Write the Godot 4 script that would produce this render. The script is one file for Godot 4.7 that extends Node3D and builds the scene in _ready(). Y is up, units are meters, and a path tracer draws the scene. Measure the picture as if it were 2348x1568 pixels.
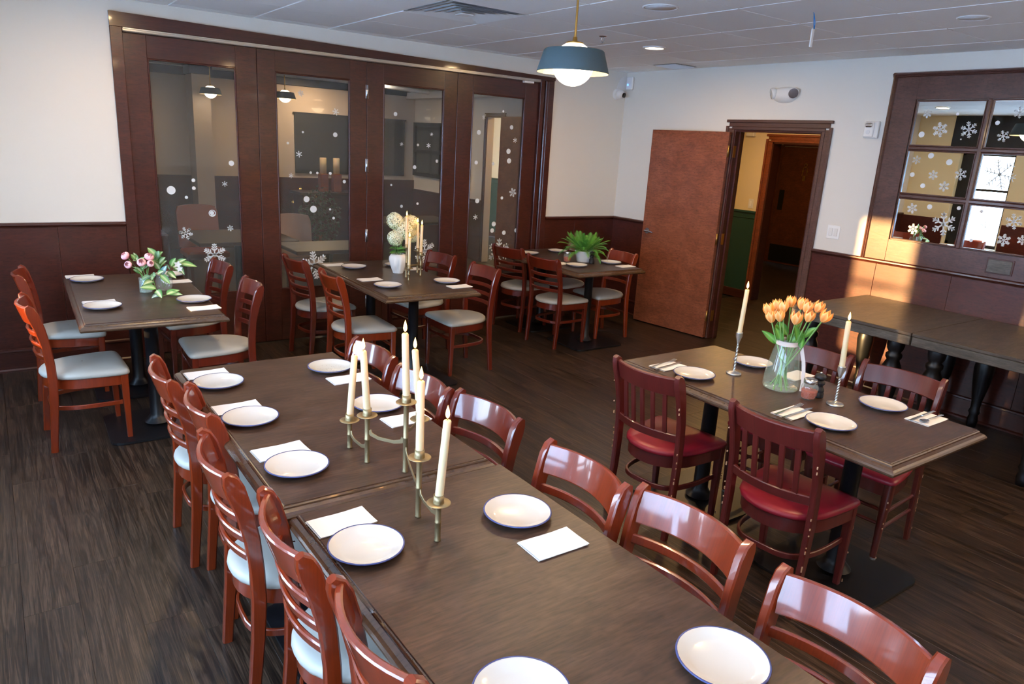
extends Node3D
# A dining room: long tables with place settings, folding glass doors, mirror, open door to a hall.

var M := {}
var used := {}
var rng := RandomNumberGenerator.new()

# ------------------------------------------------------------------ mesh builder
class MB:
	var st := SurfaceTool.new()
	var col := Color.WHITE
	var use_col := false
	var n := 0
	func _init():
		st.begin(Mesh.PRIMITIVE_TRIANGLES)
		st.set_smooth_group(-1)
	func smooth(g: int) -> MB:
		st.set_smooth_group(g)
		return self
	func flat() -> MB:
		st.set_smooth_group(-1)
		return self
	func tri(a: Vector3, b: Vector3, c: Vector3):  # counterclockwise seen from outside
		if use_col:
			st.set_color(col)
		st.add_vertex(a)
		st.add_vertex(c)
		st.add_vertex(b)
		n += 1
	func tric(a: Vector3, b: Vector3, c: Vector3, ca: Color, cb: Color, cc: Color):
		st.set_color(ca); st.add_vertex(a)
		st.set_color(cc); st.add_vertex(c)
		st.set_color(cb); st.add_vertex(b)
		n += 1
	func quad(a: Vector3, b: Vector3, c: Vector3, d: Vector3):
		tri(a, b, c)
		tri(a, c, d)
	func box(c: Vector3, s: Vector3, bev := 0.0, xf := Transform3D()) -> MB:
		var h := s * 0.5
		if bev <= 0.0:
			var p := []
			for i in 8:
				p.append(xf * (c + Vector3(h.x if i & 1 else -h.x, h.y if i & 2 else -h.y, h.z if i & 4 else -h.z)))
			quad(p[4], p[5], p[7], p[6]); quad(p[1], p[0], p[2], p[3])
			quad(p[5], p[1], p[3], p[7]); quad(p[0], p[4], p[6], p[2])
			quad(p[6], p[7], p[3], p[2]); quad(p[0], p[1], p[5], p[4])
			return self
		var b: float = min(bev, min(h.x, min(h.y, h.z)) * 0.98)
		var g := func(sx, sy, sz, ax):
			var v := Vector3(sx * h.x, sy * h.y, sz * h.z)
			if ax != 0: v.x -= sx * b
			if ax != 1: v.y -= sy * b
			if ax != 2: v.z -= sz * b
			return xf * (c + v)
		for s1 in [-1, 1]:
			_face([g.call(s1, -1, -1, 0), g.call(s1, 1, -1, 0), g.call(s1, 1, 1, 0), g.call(s1, -1, 1, 0)], xf.basis * Vector3(s1, 0, 0))
			_face([g.call(-1, s1, -1, 1), g.call(1, s1, -1, 1), g.call(1, s1, 1, 1), g.call(-1, s1, 1, 1)], xf.basis * Vector3(0, s1, 0))
			_face([g.call(-1, -1, s1, 2), g.call(1, -1, s1, 2), g.call(1, 1, s1, 2), g.call(-1, 1, s1, 2)], xf.basis * Vector3(0, 0, s1))
			for s2 in [-1, 1]:
				_face([g.call(s1, s2, -1, 0), g.call(s1, s2, 1, 0), g.call(s1, s2, 1, 1), g.call(s1, s2, -1, 1)], xf.basis * Vector3(s1, s2, 0))
				_face([g.call(s1, -1, s2, 0), g.call(s1, 1, s2, 0), g.call(s1, 1, s2, 2), g.call(s1, -1, s2, 2)], xf.basis * Vector3(s1, 0, s2))
				_face([g.call(-1, s1, s2, 1), g.call(1, s1, s2, 1), g.call(1, s1, s2, 2), g.call(-1, s1, s2, 2)], xf.basis * Vector3(0, s1, s2))
				for s3 in [-1, 1]:
					_face([g.call(s1, s2, s3, 0), g.call(s1, s2, s3, 1), g.call(s1, s2, s3, 2)], xf.basis * Vector3(s1, s2, s3))
		return self
	func _face(p: Array, out: Vector3):
		var nrm: Vector3 = (p[1] - p[0]).cross(p[2] - p[0])
		if nrm.dot(out) < 0:
			p.reverse()
		tri(p[0], p[1], p[2])
		if p.size() > 3:
			tri(p[0], p[2], p[3])
	# rows of points joined into a surface; faces follow u x v
	func grid(rows: Array, close_u := false, close_v := false) -> MB:
		var nu := rows.size()
		var nv: int = rows[0].size()
		for i in (nu if close_u else nu - 1):
			var r0 = rows[i]
			var r1 = rows[(i + 1) % nu]
			for j in (nv if close_v else nv - 1):
				var k := (j + 1) % nv
				quad(r0[j], r1[j], r1[k], r0[k])
		return self
	# closed rings stacked upwards, counterclockwise seen from above
	func grid_out(rows: Array) -> MB:
		for i in rows.size() - 1:
			var nv: int = rows[i].size()
			for j in nv:
				var k := (j + 1) % nv
				quad(rows[i][j], rows[i][k], rows[i + 1][k], rows[i + 1][j])
		return self
	func cap(ring: Array, out: Vector3) -> MB:
		var c := Vector3.ZERO
		for p in ring: c += p
		c /= ring.size()
		for i in ring.size():
			_face([c, ring[i], ring[(i + 1) % ring.size()]], out)
		return self
	func lathe(prof: Array, seg := 24, at := Vector3.ZERO, sg := 1, squash := 1.0) -> MB:  # prof: Vector2(radius, y) bottom to top along the outside
		st.set_smooth_group(sg)
		var rows := []
		for p in prof:
			var r := []
			for i in seg:
				var a := TAU * i / seg
				r.append(at + Vector3(cos(a) * p.x, p.y, -sin(a) * p.x * squash))
			rows.append(r)
		for i in rows.size() - 1:
			for j in seg:
				var k := (j + 1) % seg
				if prof[i].x < 1e-6:
					tri(rows[i][j], rows[i + 1][k], rows[i + 1][j])
				elif prof[i + 1].x < 1e-6:
					tri(rows[i][j], rows[i][k], rows[i + 1][j])
				else:
					quad(rows[i][j], rows[i][k], rows[i + 1][k], rows[i + 1][j])
		return self
	func tube(path: Array, rad, seg := 8, sg := 1, caps := true) -> MB:
		st.set_smooth_group(sg)
		var rows := []
		var side := Vector3.ZERO
		for i in path.size():
			var t: Vector3 = (path[min(i + 1, path.size() - 1)] - path[max(i - 1, 0)]).normalized()
			if side == Vector3.ZERO:
				side = t.cross(Vector3.UP if abs(t.y) < 0.9 else Vector3.RIGHT).normalized()
			side = (side - t * side.dot(t)).normalized()
			var nn := t.cross(side)
			var r: float = rad[i] if rad is Array else rad
			var ring := []
			for j in seg:
				var a := TAU * j / seg
				ring.append(path[i] + (side * cos(a) + nn * sin(a)) * r)
			rows.append(ring)
		for i in rows.size() - 1:
			for j in seg:
				var k := (j + 1) % seg
				quad(rows[i][j], rows[i][k], rows[i + 1][k], rows[i + 1][j])
		if caps:
			st.set_smooth_group(-1)
			cap(rows[0], path[0] - path[1])
			cap(rows[-1], path[-1] - path[-2])
		return self
	# rectangular chamfered section along a path; side = direction of the first size
	func loft(path: Array, sizes: Array, side: Vector3, ch := 0.004) -> MB:
		st.set_smooth_group(-1)
		var rows := []
		for i in path.size():
			var t: Vector3 = (path[min(i + 1, path.size() - 1)] - path[max(i - 1, 0)]).normalized()
			var s := (side - t * side.dot(t)).normalized()
			var nn := t.cross(s)
			var sz: Vector2 = sizes[i] if sizes.size() > 1 else sizes[0]
			var a := sz.x * 0.5
			var b := sz.y * 0.5
			var c: float = min(ch, min(a, b) * 0.9)
			var ring := []
			for q in [[a, b - c], [a - c, b], [-a + c, b], [-a, b - c], [-a, -b + c], [-a + c, -b], [a - c, -b], [a, -b + c]]:
				ring.append(path[i] + s * q[0] + nn * q[1])
			rows.append(ring)
		for j in 8:
			st.set_smooth_group(10 + j)
			var k := (j + 1) % 8
			for i in rows.size() - 1:
				quad(rows[i][j], rows[i][k], rows[i + 1][k], rows[i + 1][j])
		st.set_smooth_group(-1)
		cap(rows[0], path[0] - path[1])
		cap(rows[-1], path[-1] - path[-2])
		return self
	# flat outline in x,y with thickness along z, then placed by xf
	func prism(poly: PackedVector2Array, depth: float, xf := Transform3D(), zc := 0.0) -> MB:
		st.set_smooth_group(-1)
		if not Geometry2D.is_polygon_clockwise(poly):
			pass
		else:
			poly.reverse()
		var id := Geometry2D.triangulate_polygon(poly)
		var f := Vector3(0, 0, zc + depth * 0.5)
		var b := Vector3(0, 0, zc - depth * 0.5)
		var P := func(i, o): return xf * (Vector3(poly[i].x, poly[i].y, 0) + o)
		var outz := xf.basis * Vector3(0, 0, 1)
		for i in range(0, id.size(), 3):
			_face([P.call(id[i], f), P.call(id[i + 1], f), P.call(id[i + 2], f)], outz)
			_face([P.call(id[i], b), P.call(id[i + 1], b), P.call(id[i + 2], b)], -outz)
		for i in poly.size():
			var k := (i + 1) % poly.size()
			var e := poly[k] - poly[i]
			_face([P.call(i, b), P.call(k, b), P.call(k, f), P.call(i, f)], xf.basis * Vector3(e.y, -e.x, 0))
		return self
	func mesh() -> ArrayMesh:
		st.generate_normals()
		return st.commit()

# ------------------------------------------------------------------ nodes
func numbered(called: String) -> String:
	var k: int = used.get(called, 0)
	used[called] = k + 1
	return called if k == 0 else "%s_%03d" % [called, k]

func thing(called, label, category, at := Vector3.ZERO, turn := 0.0, group := "") -> Node3D:
	var o := Node3D.new()
	o.name = numbered(called)
	add_child(o)
	o.position = at
	o.rotation.y = turn
	meta(o, label, category, group)
	return o

func meta(o, label, category, group := ""):
	o.set_meta("label", label)
	o.set_meta("category", category)
	if group != "":
		o.set_meta("group", group)
	return o

func part(called: String, m, mat: Material, parent: Node3D, at := Vector3.ZERO) -> MeshInstance3D:
	var o := MeshInstance3D.new()
	o.name = called
	o.mesh = m.mesh() if m is MB else m
	o.material_override = mat
	o.position = at
	parent.add_child(o, true)
	return o

func single(called, m, mat, label, category, at := Vector3.ZERO, group := "") -> MeshInstance3D:
	var o := MeshInstance3D.new()
	o.name = numbered(called)
	o.mesh = m.mesh() if m is MB else m
	o.material_override = mat
	o.position = at
	add_child(o)
	meta(o, label, category, group)
	return o

func struct(called: String, m, mat, label := "", category := "", at := Vector3.ZERO) -> Node3D:
	var o: Node3D
	if m == null:
		o = Node3D.new()
	else:
		o = MeshInstance3D.new()
		o.mesh = m.mesh() if m is MB else m
		o.material_override = mat
	o.name = called
	o.position = at
	add_child(o)
	o.set_meta("kind", "structure")
	if label != "":
		meta(o, label, category)
	return o

func copy(src: Node3D, label: String, at: Vector3, turn := 0.0, group := "", called := "") -> Node3D:
	var o: Node3D = src.duplicate()
	o.name = numbered(called if called != "" else String(src.name).trim_suffix("_000"))
	add_child(o)
	o.position = at
	o.rotation.y = turn
	o.set_meta("label", label)
	if group != "":
		o.set_meta("group", group)
	return o

func bx(c: Vector3, s: Vector3, bev := 0.0) -> MB:
	return MB.new().box(c, s, bev)

func span(a: Vector3, b: Vector3, bev := 0.0) -> MB:
	return MB.new().box((a + b) * 0.5, (b - a).abs(), bev)

# ------------------------------------------------------------------ materials
func noise_img(w: int, h: int, freq: float, seed_: int, oct := 4, typ := FastNoiseLite.TYPE_SIMPLEX_SMOOTH) -> Image:
	var nz := FastNoiseLite.new()
	nz.seed = seed_
	nz.frequency = freq
	nz.noise_type = typ
	nz.fractal_octaves = oct
	return nz.get_seamless_image(w, h)

# wood grain running along the image's height; returns [colour, bump] textures near white
func wood(w: int, h: int, seed_: int, lo: float, hi: float, pores: float, wave: float, bands: float) -> Array:
	var a := noise_img(w, 128, 0.02, seed_, 3)          # broad figure, stretched along the grain
	a.resize(w, h, Image.INTERPOLATE_CUBIC)
	var b := noise_img(w, 32, 0.18, seed_ + 1, 3)        # fine streaks
	b.resize(w, h, Image.INTERPOLATE_CUBIC)
	var c := noise_img(w, h / 24, 0.6, seed_ + 2, 2)     # pores
	c.resize(w, h, Image.INTERPOLATE_BILINEAR)
	for im in [a, b, c]:
		im.convert(Image.FORMAT_L8)
	var da := a.get_data()
	var db := b.get_data()
	var dc := c.get_data()
	var out := PackedByteArray()
	var bump := PackedByteArray()
	out.resize(w * h * 3)
	bump.resize(w * h)
	for i in w * h:
		var A := da[i] / 255.0
		var ring := 0.5 + 0.5 * sin(A * bands * TAU)
		var v := lo + (hi - lo) * clampf(0.45 * A + wave * (ring - 0.5) + 0.55 * db[i] / 255.0, 0.0, 1.0)
		var p := clampf((0.42 - dc[i] / 255.0) * 6.0, 0.0, 1.0) * pores
		v *= 1.0 - p
		var k := int(clampf(v, 0.0, 1.0) * 255.0)
		out[i * 3] = k
		out[i * 3 + 1] = int(k * (0.965 + 0.035 * A))
		out[i * 3 + 2] = int(k * (0.93 + 0.07 * A))
		bump[i] = int(clampf(0.6 * db[i] / 255.0 + 0.4 - p, 0.0, 1.0) * 255.0)
	return [ImageTexture.create_from_image(Image.create_from_data(w, h, false, Image.FORMAT_RGB8, out)), ImageTexture.create_from_image(Image.create_from_data(w, h, false, Image.FORMAT_L8, bump))]

func turned(t: Array) -> Array:
	var r := []
	for x in t:
		var im: Image = x.get_image()
		im.rotate_90(CLOCKWISE)
		r.append(ImageTexture.create_from_image(im))
	return r

func mat(c: Color, rough := 0.6, metal := 0.0, spec := 0.5) -> StandardMaterial3D:
	var m := StandardMaterial3D.new()
	m.albedo_color = c
	m.roughness = rough
	m.metallic = metal
	m.metallic_specular = spec
	return m

func c8(r: int, g: int, b: int, a := 1.0) -> Color:
	return Color(r / 255.0, g / 255.0, b / 255.0, a)

func woodmat(c: Color, tex: Array, sc: Vector3, rough: float, bump := 0.02, coat := 0.0, world := false) -> StandardMaterial3D:
	var m := mat(c, rough)
	m.albedo_texture = tex[0]
	m.uv1_triplanar = true
	m.uv1_world_triplanar = world
	m.uv1_triplanar_sharpness = 8.0
	m.uv1_scale = sc
	if bump > 0.0:
		m.heightmap_enabled = true
		m.heightmap_texture = tex[1]
		m.heightmap_scale = bump
	if coat > 0.0:
		m.clearcoat_enabled = true
		m.clearcoat = coat
		m.clearcoat_roughness = 0.07
	return m

func glow(c: Color, e: float) -> StandardMaterial3D:
	var m := mat(c, 0.5)
	m.emission_enabled = true
	m.emission = c
	m.emission_energy_multiplier = e
	return m

func glass(c: Color, a: float, spec := 0.5) -> StandardMaterial3D:
	var m := mat(Color(c.r, c.g, c.b, a), 0.02, 0.0, spec)
	m.transparency = BaseMaterial3D.TRANSPARENCY_ALPHA
	return m

func vcol(rough := 0.5) -> StandardMaterial3D:
	var m := mat(Color.WHITE, rough)
	m.vertex_color_use_as_albedo = true
	return m

func make_materials():
	var oak := wood(768, 1024, 11, 0.50, 1.0, 0.14, 0.16, 4.0)
	var fine := wood(512, 512, 51, 0.78, 1.0, 0.0, 0.12, 2.0)
	var veneer := wood(512, 1024, 23, 0.70, 1.0, 0.18, 0.10, 3.0)
	var floorw := wood(512, 1024, 37, 0.18, 1.0, 0.35, 0.34, 3.0)
	var veneer_h := turned(veneer)
	M.oak = []
	for i in 4:
		var m := woodmat(c8(92, 66, 50).lerp(c8(84, 63, 50), i / 3.0), oak, Vector3(1.1, 1.1, 0.55), 0.36, 0.03, 0.0)
		m.uv1_offset = Vector3(i * 0.37, 0, i * 0.21)
		M.oak.append(m)
	M.oak_edge = woodmat(c8(94, 70, 50), veneer, Vector3(1.5, 1.5, 0.6), 0.27, 0.0, 0.5)
	M.bench_oak = woodmat(c8(104, 90, 74), oak, Vector3(1.3, 1.3, 0.9), 0.42, 0.06)
	M.bench_fascia = woodmat(c8(112, 104, 92), turned(oak), Vector3(1.0, 1.0, 1.4), 0.42, 0.06)
	M.planks = []
	for i in 6:
		var t := [0.95, 1.0, 1.04, 0.98, 1.06, 0.93][i] as float
		var m := woodmat(Color(0.37 * t, 0.285 * t, 0.22 * t), floorw, Vector3(2.4, 1.0, 0.5), 0.36, 0.02, 0.0, true)
		m.uv1_offset = Vector3(i * 0.173, 0, i * 0.291)
		M.planks.append(m)
	M.mahog = woodmat(c8(84, 38, 27), veneer, Vector3(1.2, 0.5, 1.2), 0.34, 0.01, 0.25, true)
	M.mahog_h = woodmat(c8(80, 36, 26), veneer_h, Vector3(0.5, 1.2, 0.5), 0.30, 0.01, 0.3, true)
	M.mahog_b = woodmat(c8(92, 43, 33), veneer, Vector3(1.2, 0.5, 1.2), 0.30, 0.01, 0.3, true)
	M.walnut = woodmat(c8(112, 78, 66), veneer, Vector3(2.2, 0.6, 2.2), 0.42, 0.02, 0.0, true)
	M.walnut_h = woodmat(c8(104, 72, 62), veneer_h, Vector3(0.6, 2.2, 0.6), 0.42, 0.02, 0.0, true)
	M.mirror_wood = woodmat(c8(98, 62, 54), veneer, Vector3(1.6, 0.5, 1.6), 0.34, 0.02, 0.2, true)
	M.leaf = woodmat(c8(160, 92, 62), veneer, Vector3(1.5, 0.45, 1.5), 0.34, 0.01, 0.2)
	M.leaf_far = woodmat(c8(150, 78, 44), veneer, Vector3(1.5, 0.45, 1.5), 0.4, 0.01, 0.1)
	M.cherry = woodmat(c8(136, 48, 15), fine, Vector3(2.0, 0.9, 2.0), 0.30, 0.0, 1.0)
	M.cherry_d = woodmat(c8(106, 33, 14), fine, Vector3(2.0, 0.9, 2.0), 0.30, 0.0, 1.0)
	M.burg = woodmat(c8(100, 32, 28), fine, Vector3(2.0, 0.9, 2.0), 0.38, 0.0, 0.4)
	M.burg_d = woodmat(c8(92, 34, 26), fine, Vector3(2.0, 0.9, 2.0), 0.28, 0.0, 1.0)
	M.worn = mat(c8(188, 150, 120), 0.7)
	M.vinyl = mat(c8(172, 168, 158), 0.42)
	M.wine = mat(c8(140, 26, 42), 0.40)
	M.paint = mat(c8(224, 218, 208), 0.75)
	M.cream = mat(c8(226, 208, 168), 0.75)
	M.beige = mat(c8(196, 180, 162), 0.8)
	M.green = mat(c8(24, 62, 52), 0.45)
	M.black = mat(c8(20, 21, 24), 0.55)
	M.iron = mat(c8(16, 17, 20), 0.38)
	M.tile = mat(c8(246, 246, 245), 0.9)
	var sp := noise_img(256, 256, 0.35, 5, 3)
	M.tile.heightmap_enabled = true
	M.tile.heightmap_texture = ImageTexture.create_from_image(sp)
	M.tile.heightmap_scale = 0.08
	M.tile.uv1_triplanar = true
	M.tile.uv1_scale = Vector3(3, 3, 3)
	M.white = mat(c8(238, 238, 236), 0.5)
	M.gridw = mat(c8(225, 227, 230), 0.5)
	M.plastic = mat(c8(226, 224, 220), 0.4)
	M.alu = mat(c8(208, 204, 196), 0.32, 0.85)
	M.steel = mat(c8(200, 202, 206), 0.22, 1.0)
	M.brass = mat(c8(196, 154, 84), 0.28, 1.0)
	M.old_brass = mat(c8(148, 132, 100), 0.42, 0.9)
	M.pewter = mat(c8(190, 190, 186), 0.35, 0.95)
	M.china = mat(c8(206, 201, 193), 0.16)
	M.china.clearcoat_enabled = true
	M.china.clearcoat = 0.5
	M.china.clearcoat_roughness = 0.05
	M.navy = mat(c8(66, 74, 122), 0.25)
	M.speckle = mat(c8(200, 198, 190), 0.2)
	M.fleck = mat(c8(84, 62, 44), 0.4)
	M.napkin = mat(c8(222, 220, 218), 0.9)
	M.wax = mat(c8(212, 192, 152), 0.45)
	M.wax.subsurf_scatter_enabled = true
	M.wax.subsurf_scatter_strength = 0.35
	M.wick = mat(c8(30, 24, 20), 0.9)
	M.flame = glow(Color(1.0, 0.82, 0.48), 6.0)
	M.globe = glow(Color(1.0, 0.94, 0.84), 5.0)
	M.disk = glow(Color(1.0, 0.92, 0.80), 9.0)
	M.shade = mat(c8(68, 86, 92), 0.7)
	M.shade_in = mat(c8(226, 206, 160), 0.6)
	M.pane = glass(Color(0.95, 1.0, 0.98), 0.03, 0.3)
	M.jar = glass(Color(0.90, 1.0, 0.95), 0.10)
	M.vase = glass(Color(0.80, 0.95, 0.86), 0.10)
	M.water = glass(Color(0.82, 0.94, 0.84), 0.16)
	M.mirror = mat(Color(0.93, 0.95, 0.94), 0.0, 1.0)
	M.sticker = mat(c8(222, 226, 228), 0.6)
	M.glitter = mat(c8(196, 202, 206), 0.4)
	M.ribbon = mat(c8(206, 194, 186), 0.8)
	M.tulip = vcol(0.45)
	M.leafv = vcol(0.4)
	M.petal = vcol(0.55)
	for k in [M.tulip, M.leafv, M.petal]:
		k.backlight_enabled = true
		k.backlight = Color(0.3, 0.3, 0.3)
	M.stem = mat(c8(108, 150, 78), 0.5)
	M.fern = mat(c8(70, 138, 52), 0.5)
	M.fern2 = mat(c8(104, 160, 58), 0.5)
	M.pepper = mat(c8(176, 66, 30), 0.7)
	M.terra = mat(c8(186, 96, 70), 0.8)
	M.pot = mat(c8(224, 222, 218), 0.45)
	M.leather = mat(c8(142, 66, 40), 0.35)
	M.leather2 = mat(c8(168, 128, 104), 0.45)
	M.shrub = mat(c8(62, 74, 48), 0.7)
	M.board = mat(c8(40, 42, 36), 0.6)
	M.led = glow(Color(0.35, 0.6, 1.0), 3.0)
	M.blue = mat(c8(40, 120, 180), 0.5)
	M.gold = mat(c8(206, 160, 70), 0.35, 0.8)
	M.lens = mat(c8(16, 16, 18), 0.1)
	M.blind = mat(c8(236, 238, 240), 0.9)
	M.blind.backlight_enabled = true
	M.blind.backlight = Color(0.9, 0.9, 0.9)
	M.outside = mat(c8(246, 248, 252), 0.9)

# ------------------------------------------------------------------ camera, sky, sun, lamps
const H := 0.751      # table height
const CEIL := 2.637
const WEST := -6.65
const SOUTH := 8.2
const LAMP := 1.0

func _ready():
	rng.seed = 7
	var cam := Camera3D.new()
	cam.name = "camera"
	cam.position = Vector3(-5.849, 1.81, 6.13)
	var yaw := deg_to_rad(36.26)
	var pit := deg_to_rad(-15.442)
	var rol := deg_to_rad(3.416)
	var f := Vector3(sin(yaw) * cos(pit), sin(pit), -cos(yaw) * cos(pit))
	var rt := Vector3(cos(yaw), 0, sin(yaw))
	var up := rt.cross(f)
	cam.basis = Basis(rt * cos(rol) + up * sin(rol), up * cos(rol) - rt * sin(rol), -f)
	cam.fov = rad_to_deg(2.0 * atan(784.0 / 1641.07))
	cam.near = 0.05
	cam.far = 200.0
	add_child(cam)
	cam.current = true

	var env := Environment.new()
	env.background_mode = Environment.BG_SKY
	var sm := ProceduralSkyMaterial.new()
	sm.sky_top_color = Color(0.68, 0.83, 1.0)
	sm.sky_horizon_color = Color(0.84, 0.92, 1.0)
	sm.ground_bottom_color = Color(0.78, 0.86, 0.95)
	sm.ground_horizon_color = Color(0.78, 0.86, 0.95)
	sm.sun_angle_max = 1.0
	var sky := Sky.new()
	sky.sky_material = sm
	env.sky = sky
	env.background_energy_multiplier = 21.0
	env.tonemap_mode = Environment.TONE_MAPPER_LINEAR
	env.tonemap_exposure = 0.92
	env.sdfgi_enabled = true
	env.ssao_enabled = true
	env.ssil_enabled = true
	var we := WorldEnvironment.new()
	we.name = "world_environment"
	we.environment = env
	add_child(we)

	var sun := DirectionalLight3D.new()
	sun.name = "sun"
	sun.light_color = Color(1.0, 0.80, 0.52)
	sun.light_energy = 9.0
	sun.light_angular_distance = 0.8
	sun.sky_mode = DirectionalLight3D.SKY_MODE_LIGHT_ONLY
	sun.shadow_enabled = true
	add_child(sun)
	sun.look_at_from_position(Vector3.ZERO, Vector3(6.65, -0.66, 1.95))

	make_materials()
	room()
	folding_doors()
	doorway_and_hall()
	other_room()
	mirror_panel()
	windows()
	fixtures()
	tables()
	chairs()
	settings()
	centrepieces()
	stickers()

func omni(at: Vector3, c: Color, e: float, size := 0.05, called := "lamp_glow", parent: Node3D = null):
	var l := OmniLight3D.new()
	l.name = called
	l.position = at
	l.light_color = c
	l.light_energy = e
	l.light_size = size
	l.omni_range = 12.0
	l.omni_attenuation = 2.0
	l.shadow_enabled = true
	(parent if parent else self).add_child(l, true)

# ------------------------------------------------------------------ the room
func planks_into(o: Node3D, x0: float, x1: float, z0: float, z1: float, y: float, w := 0.182, l := 1.22):
	var cache := {}
	var i := 0
	var x := x0
	while x < x1 - 0.001:
		var xe: float = min(x + w, x1)
		var z: float = z0 - [0.0, 0.55, 0.27, 0.83, 0.41, 0.68, 0.14][i % 7]
		var j := 0
		while z < z1 - 0.001:
			var a: float = max(z, z0)
			var b: float = min(z + l, z1)
			if b - a > 0.02:
				var s := Vector3(xe - x - 0.0004, 0.012, b - a - 0.0004)
				var key := "%.3f_%.3f" % [s.x, s.z]
				if not cache.has(key):
					cache[key] = bx(Vector3.ZERO, s, 0.0008).mesh()
				part("plank", cache[key], M.planks[(i * 5 + j * 3 + (i * j) % 2) % 6], o, Vector3((x + xe) * 0.5, y - 0.006, (a + b) * 0.5))
			z += l
			j += 1
		x += w
		i += 1

func room():
	var fl := struct("floor", span(Vector3(WEST - 0.3, -0.06, -0.12), Vector3(0.12, -0.0125, SOUTH + 0.1)), M.planks[5], "dark brown wood plank floor of the dining room", "floor")
	planks_into(fl, WEST, 0.0, 0.0, SOUTH, 0.0)
	# ceiling: white grid behind raised tiles
	var ce := struct("ceiling", span(Vector3(WEST - 0.3, CEIL + 0.009, -0.12), Vector3(0.12, CEIL + 0.08, SOUTH + 0.1)), M.gridw, "white suspended ceiling of square tiles in the dining room", "ceiling")
	var g := 0.6096
	var cache := {}
	var xs := [0.0]
	for k in 12:
		if -0.386 - g * k > WEST: xs.append(-0.386 - g * k)
	xs.append(WEST)
	var zs := [0.0]
	for k in 14:
		if 0.1366 + g * k < SOUTH: zs.append(0.1366 + g * k)
	zs.append(SOUTH)
	for i in xs.size() - 1:
		for j in zs.size() - 1:
			if i == 5 and j == 3:
				continue   # the air diffuser fills this place
			var s := Vector3(xs[i] - xs[i + 1] - 0.014, 0.012, zs[j + 1] - zs[j] - 0.005)
			if s.x < 0.02 or s.z < 0.02:
				continue
			var key := "%.3f_%.3f" % [s.x, s.z]
			if not cache.has(key):
				cache[key] = bx(Vector3.ZERO, s, 0.0015).mesh()
			part("ceiling_tile", cache[key], M.tile, ce, Vector3((xs[i] + xs[i + 1]) * 0.5, CEIL + 0.006 + rng.randf_range(-0.0008, 0.0008), (zs[j] + zs[j + 1]) * 0.5))
	# walls
	var wa := span(Vector3(WEST - 0.25, 0, -0.12), Vector3(-5.0, CEIL + 0.05, 0))
	wa.box(Vector3(-0.49, 1.3435, -0.06), Vector3(1.22, 2.687, 0.12))
	wa.box(Vector3(-3.05, 2.57, -0.06), Vector3(3.9, 0.235, 0.12))
	struct("wall_north", wa, M.paint, "off white wall around the folding glass doors", "wall")
	var wb := span(Vector3(0, 0, -0.12), Vector3(0.12, CEIL + 0.05, 1.545))
	wb.box(Vector3(0.06, 1.345, 5.355), Vector3(0.12, 2.69, 5.78))
	wb.box(Vector3(0.06, 2.375, 2.005), Vector3(0.12, 0.625, 0.92))
	struct("wall_east", wb, M.paint, "off white wall with the open door and the mirror", "wall")
	wainscot_south()
	struct("wall_south", span(Vector3(WEST - 0.25, 0, SOUTH), Vector3(0.12, CEIL + 0.05, SOUTH + 0.12)), M.paint)
	# wainscots
	wainscot_x("trim_1", [-6.65, -5.487, -5.043], "dark mahogany wainscot left of the folding doors")
	wainscot_x("trim_2", [-1.019, -0.594, 0.0], "dark mahogany wainscot in the corner right of the folding doors")
	wainscot_z("trim_3", [0.0, 0.6, 1.2, 1.449], "dark mahogany wainscot behind the open door leaf")
	wainscot_z("trim_4", [2.555, 3.138, 3.724, 4.31, 4.896, 5.482, 6.07, 7.0, SOUTH], "dark mahogany wainscot under the mirror and the oak tables")

func wainscot_south():
	var o := struct("trim_15", null, null, "dark mahogany wainscot behind the camera", "wainscot")
	for i in 6:
		part("panel", span(Vector3(WEST + i * 1.108, 0, SOUTH - 0.01), Vector3(WEST + i * 1.108 + 1.105, 1.042, SOUTH)), M.mahog, o)
	part("chair_rail", span(Vector3(WEST, 1.042, SOUTH - 0.03), Vector3(0, 1.078, SOUTH), 0.008), M.mahog_h, o)

func rail_profile() -> PackedVector2Array:   # out from the wall, up
	return PackedVector2Array([Vector2(0, 1.040), Vector2(0.016, 1.040), Vector2(0.018, 1.048), Vector2(0.026, 1.052), Vector2(0.031, 1.060), Vector2(0.030, 1.070), Vector2(0.024, 1.076), Vector2(0, 1.078)])

func base_profile() -> PackedVector2Array:
	return PackedVector2Array([Vector2(0, 0), Vector2(0.034, 0), Vector2(0.034, 0.012), Vector2(0.026, 0.022), Vector2(0.024, 0.145), Vector2(0.030, 0.150), Vector2(0.028, 0.162), Vector2(0.014, 0.168), Vector2(0, 0.168)])

func wainscot_x(called: String, xs: Array, label: String):
	var o := struct(called, null, null, label, "wainscot")
	for i in xs.size() - 1:
		part("panel", span(Vector3(xs[i] + 0.001, 0, 0), Vector3(xs[i + 1] - 0.001, 1.042, 0.010), 0.0015), M.mahog, o)
	var xf := Transform3D(Basis(Vector3(0, 0, 1), Vector3(0, 1, 0), Vector3(-1, 0, 0)), Vector3((xs[0] + xs[-1]) * 0.5, 0, 0))
	part("chair_rail", MB.new().prism(rail_profile(), xs[-1] - xs[0], xf), M.mahog_h, o)
	part("skirting", MB.new().prism(base_profile(), xs[-1] - xs[0], xf), M.mahog_h, o)

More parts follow.
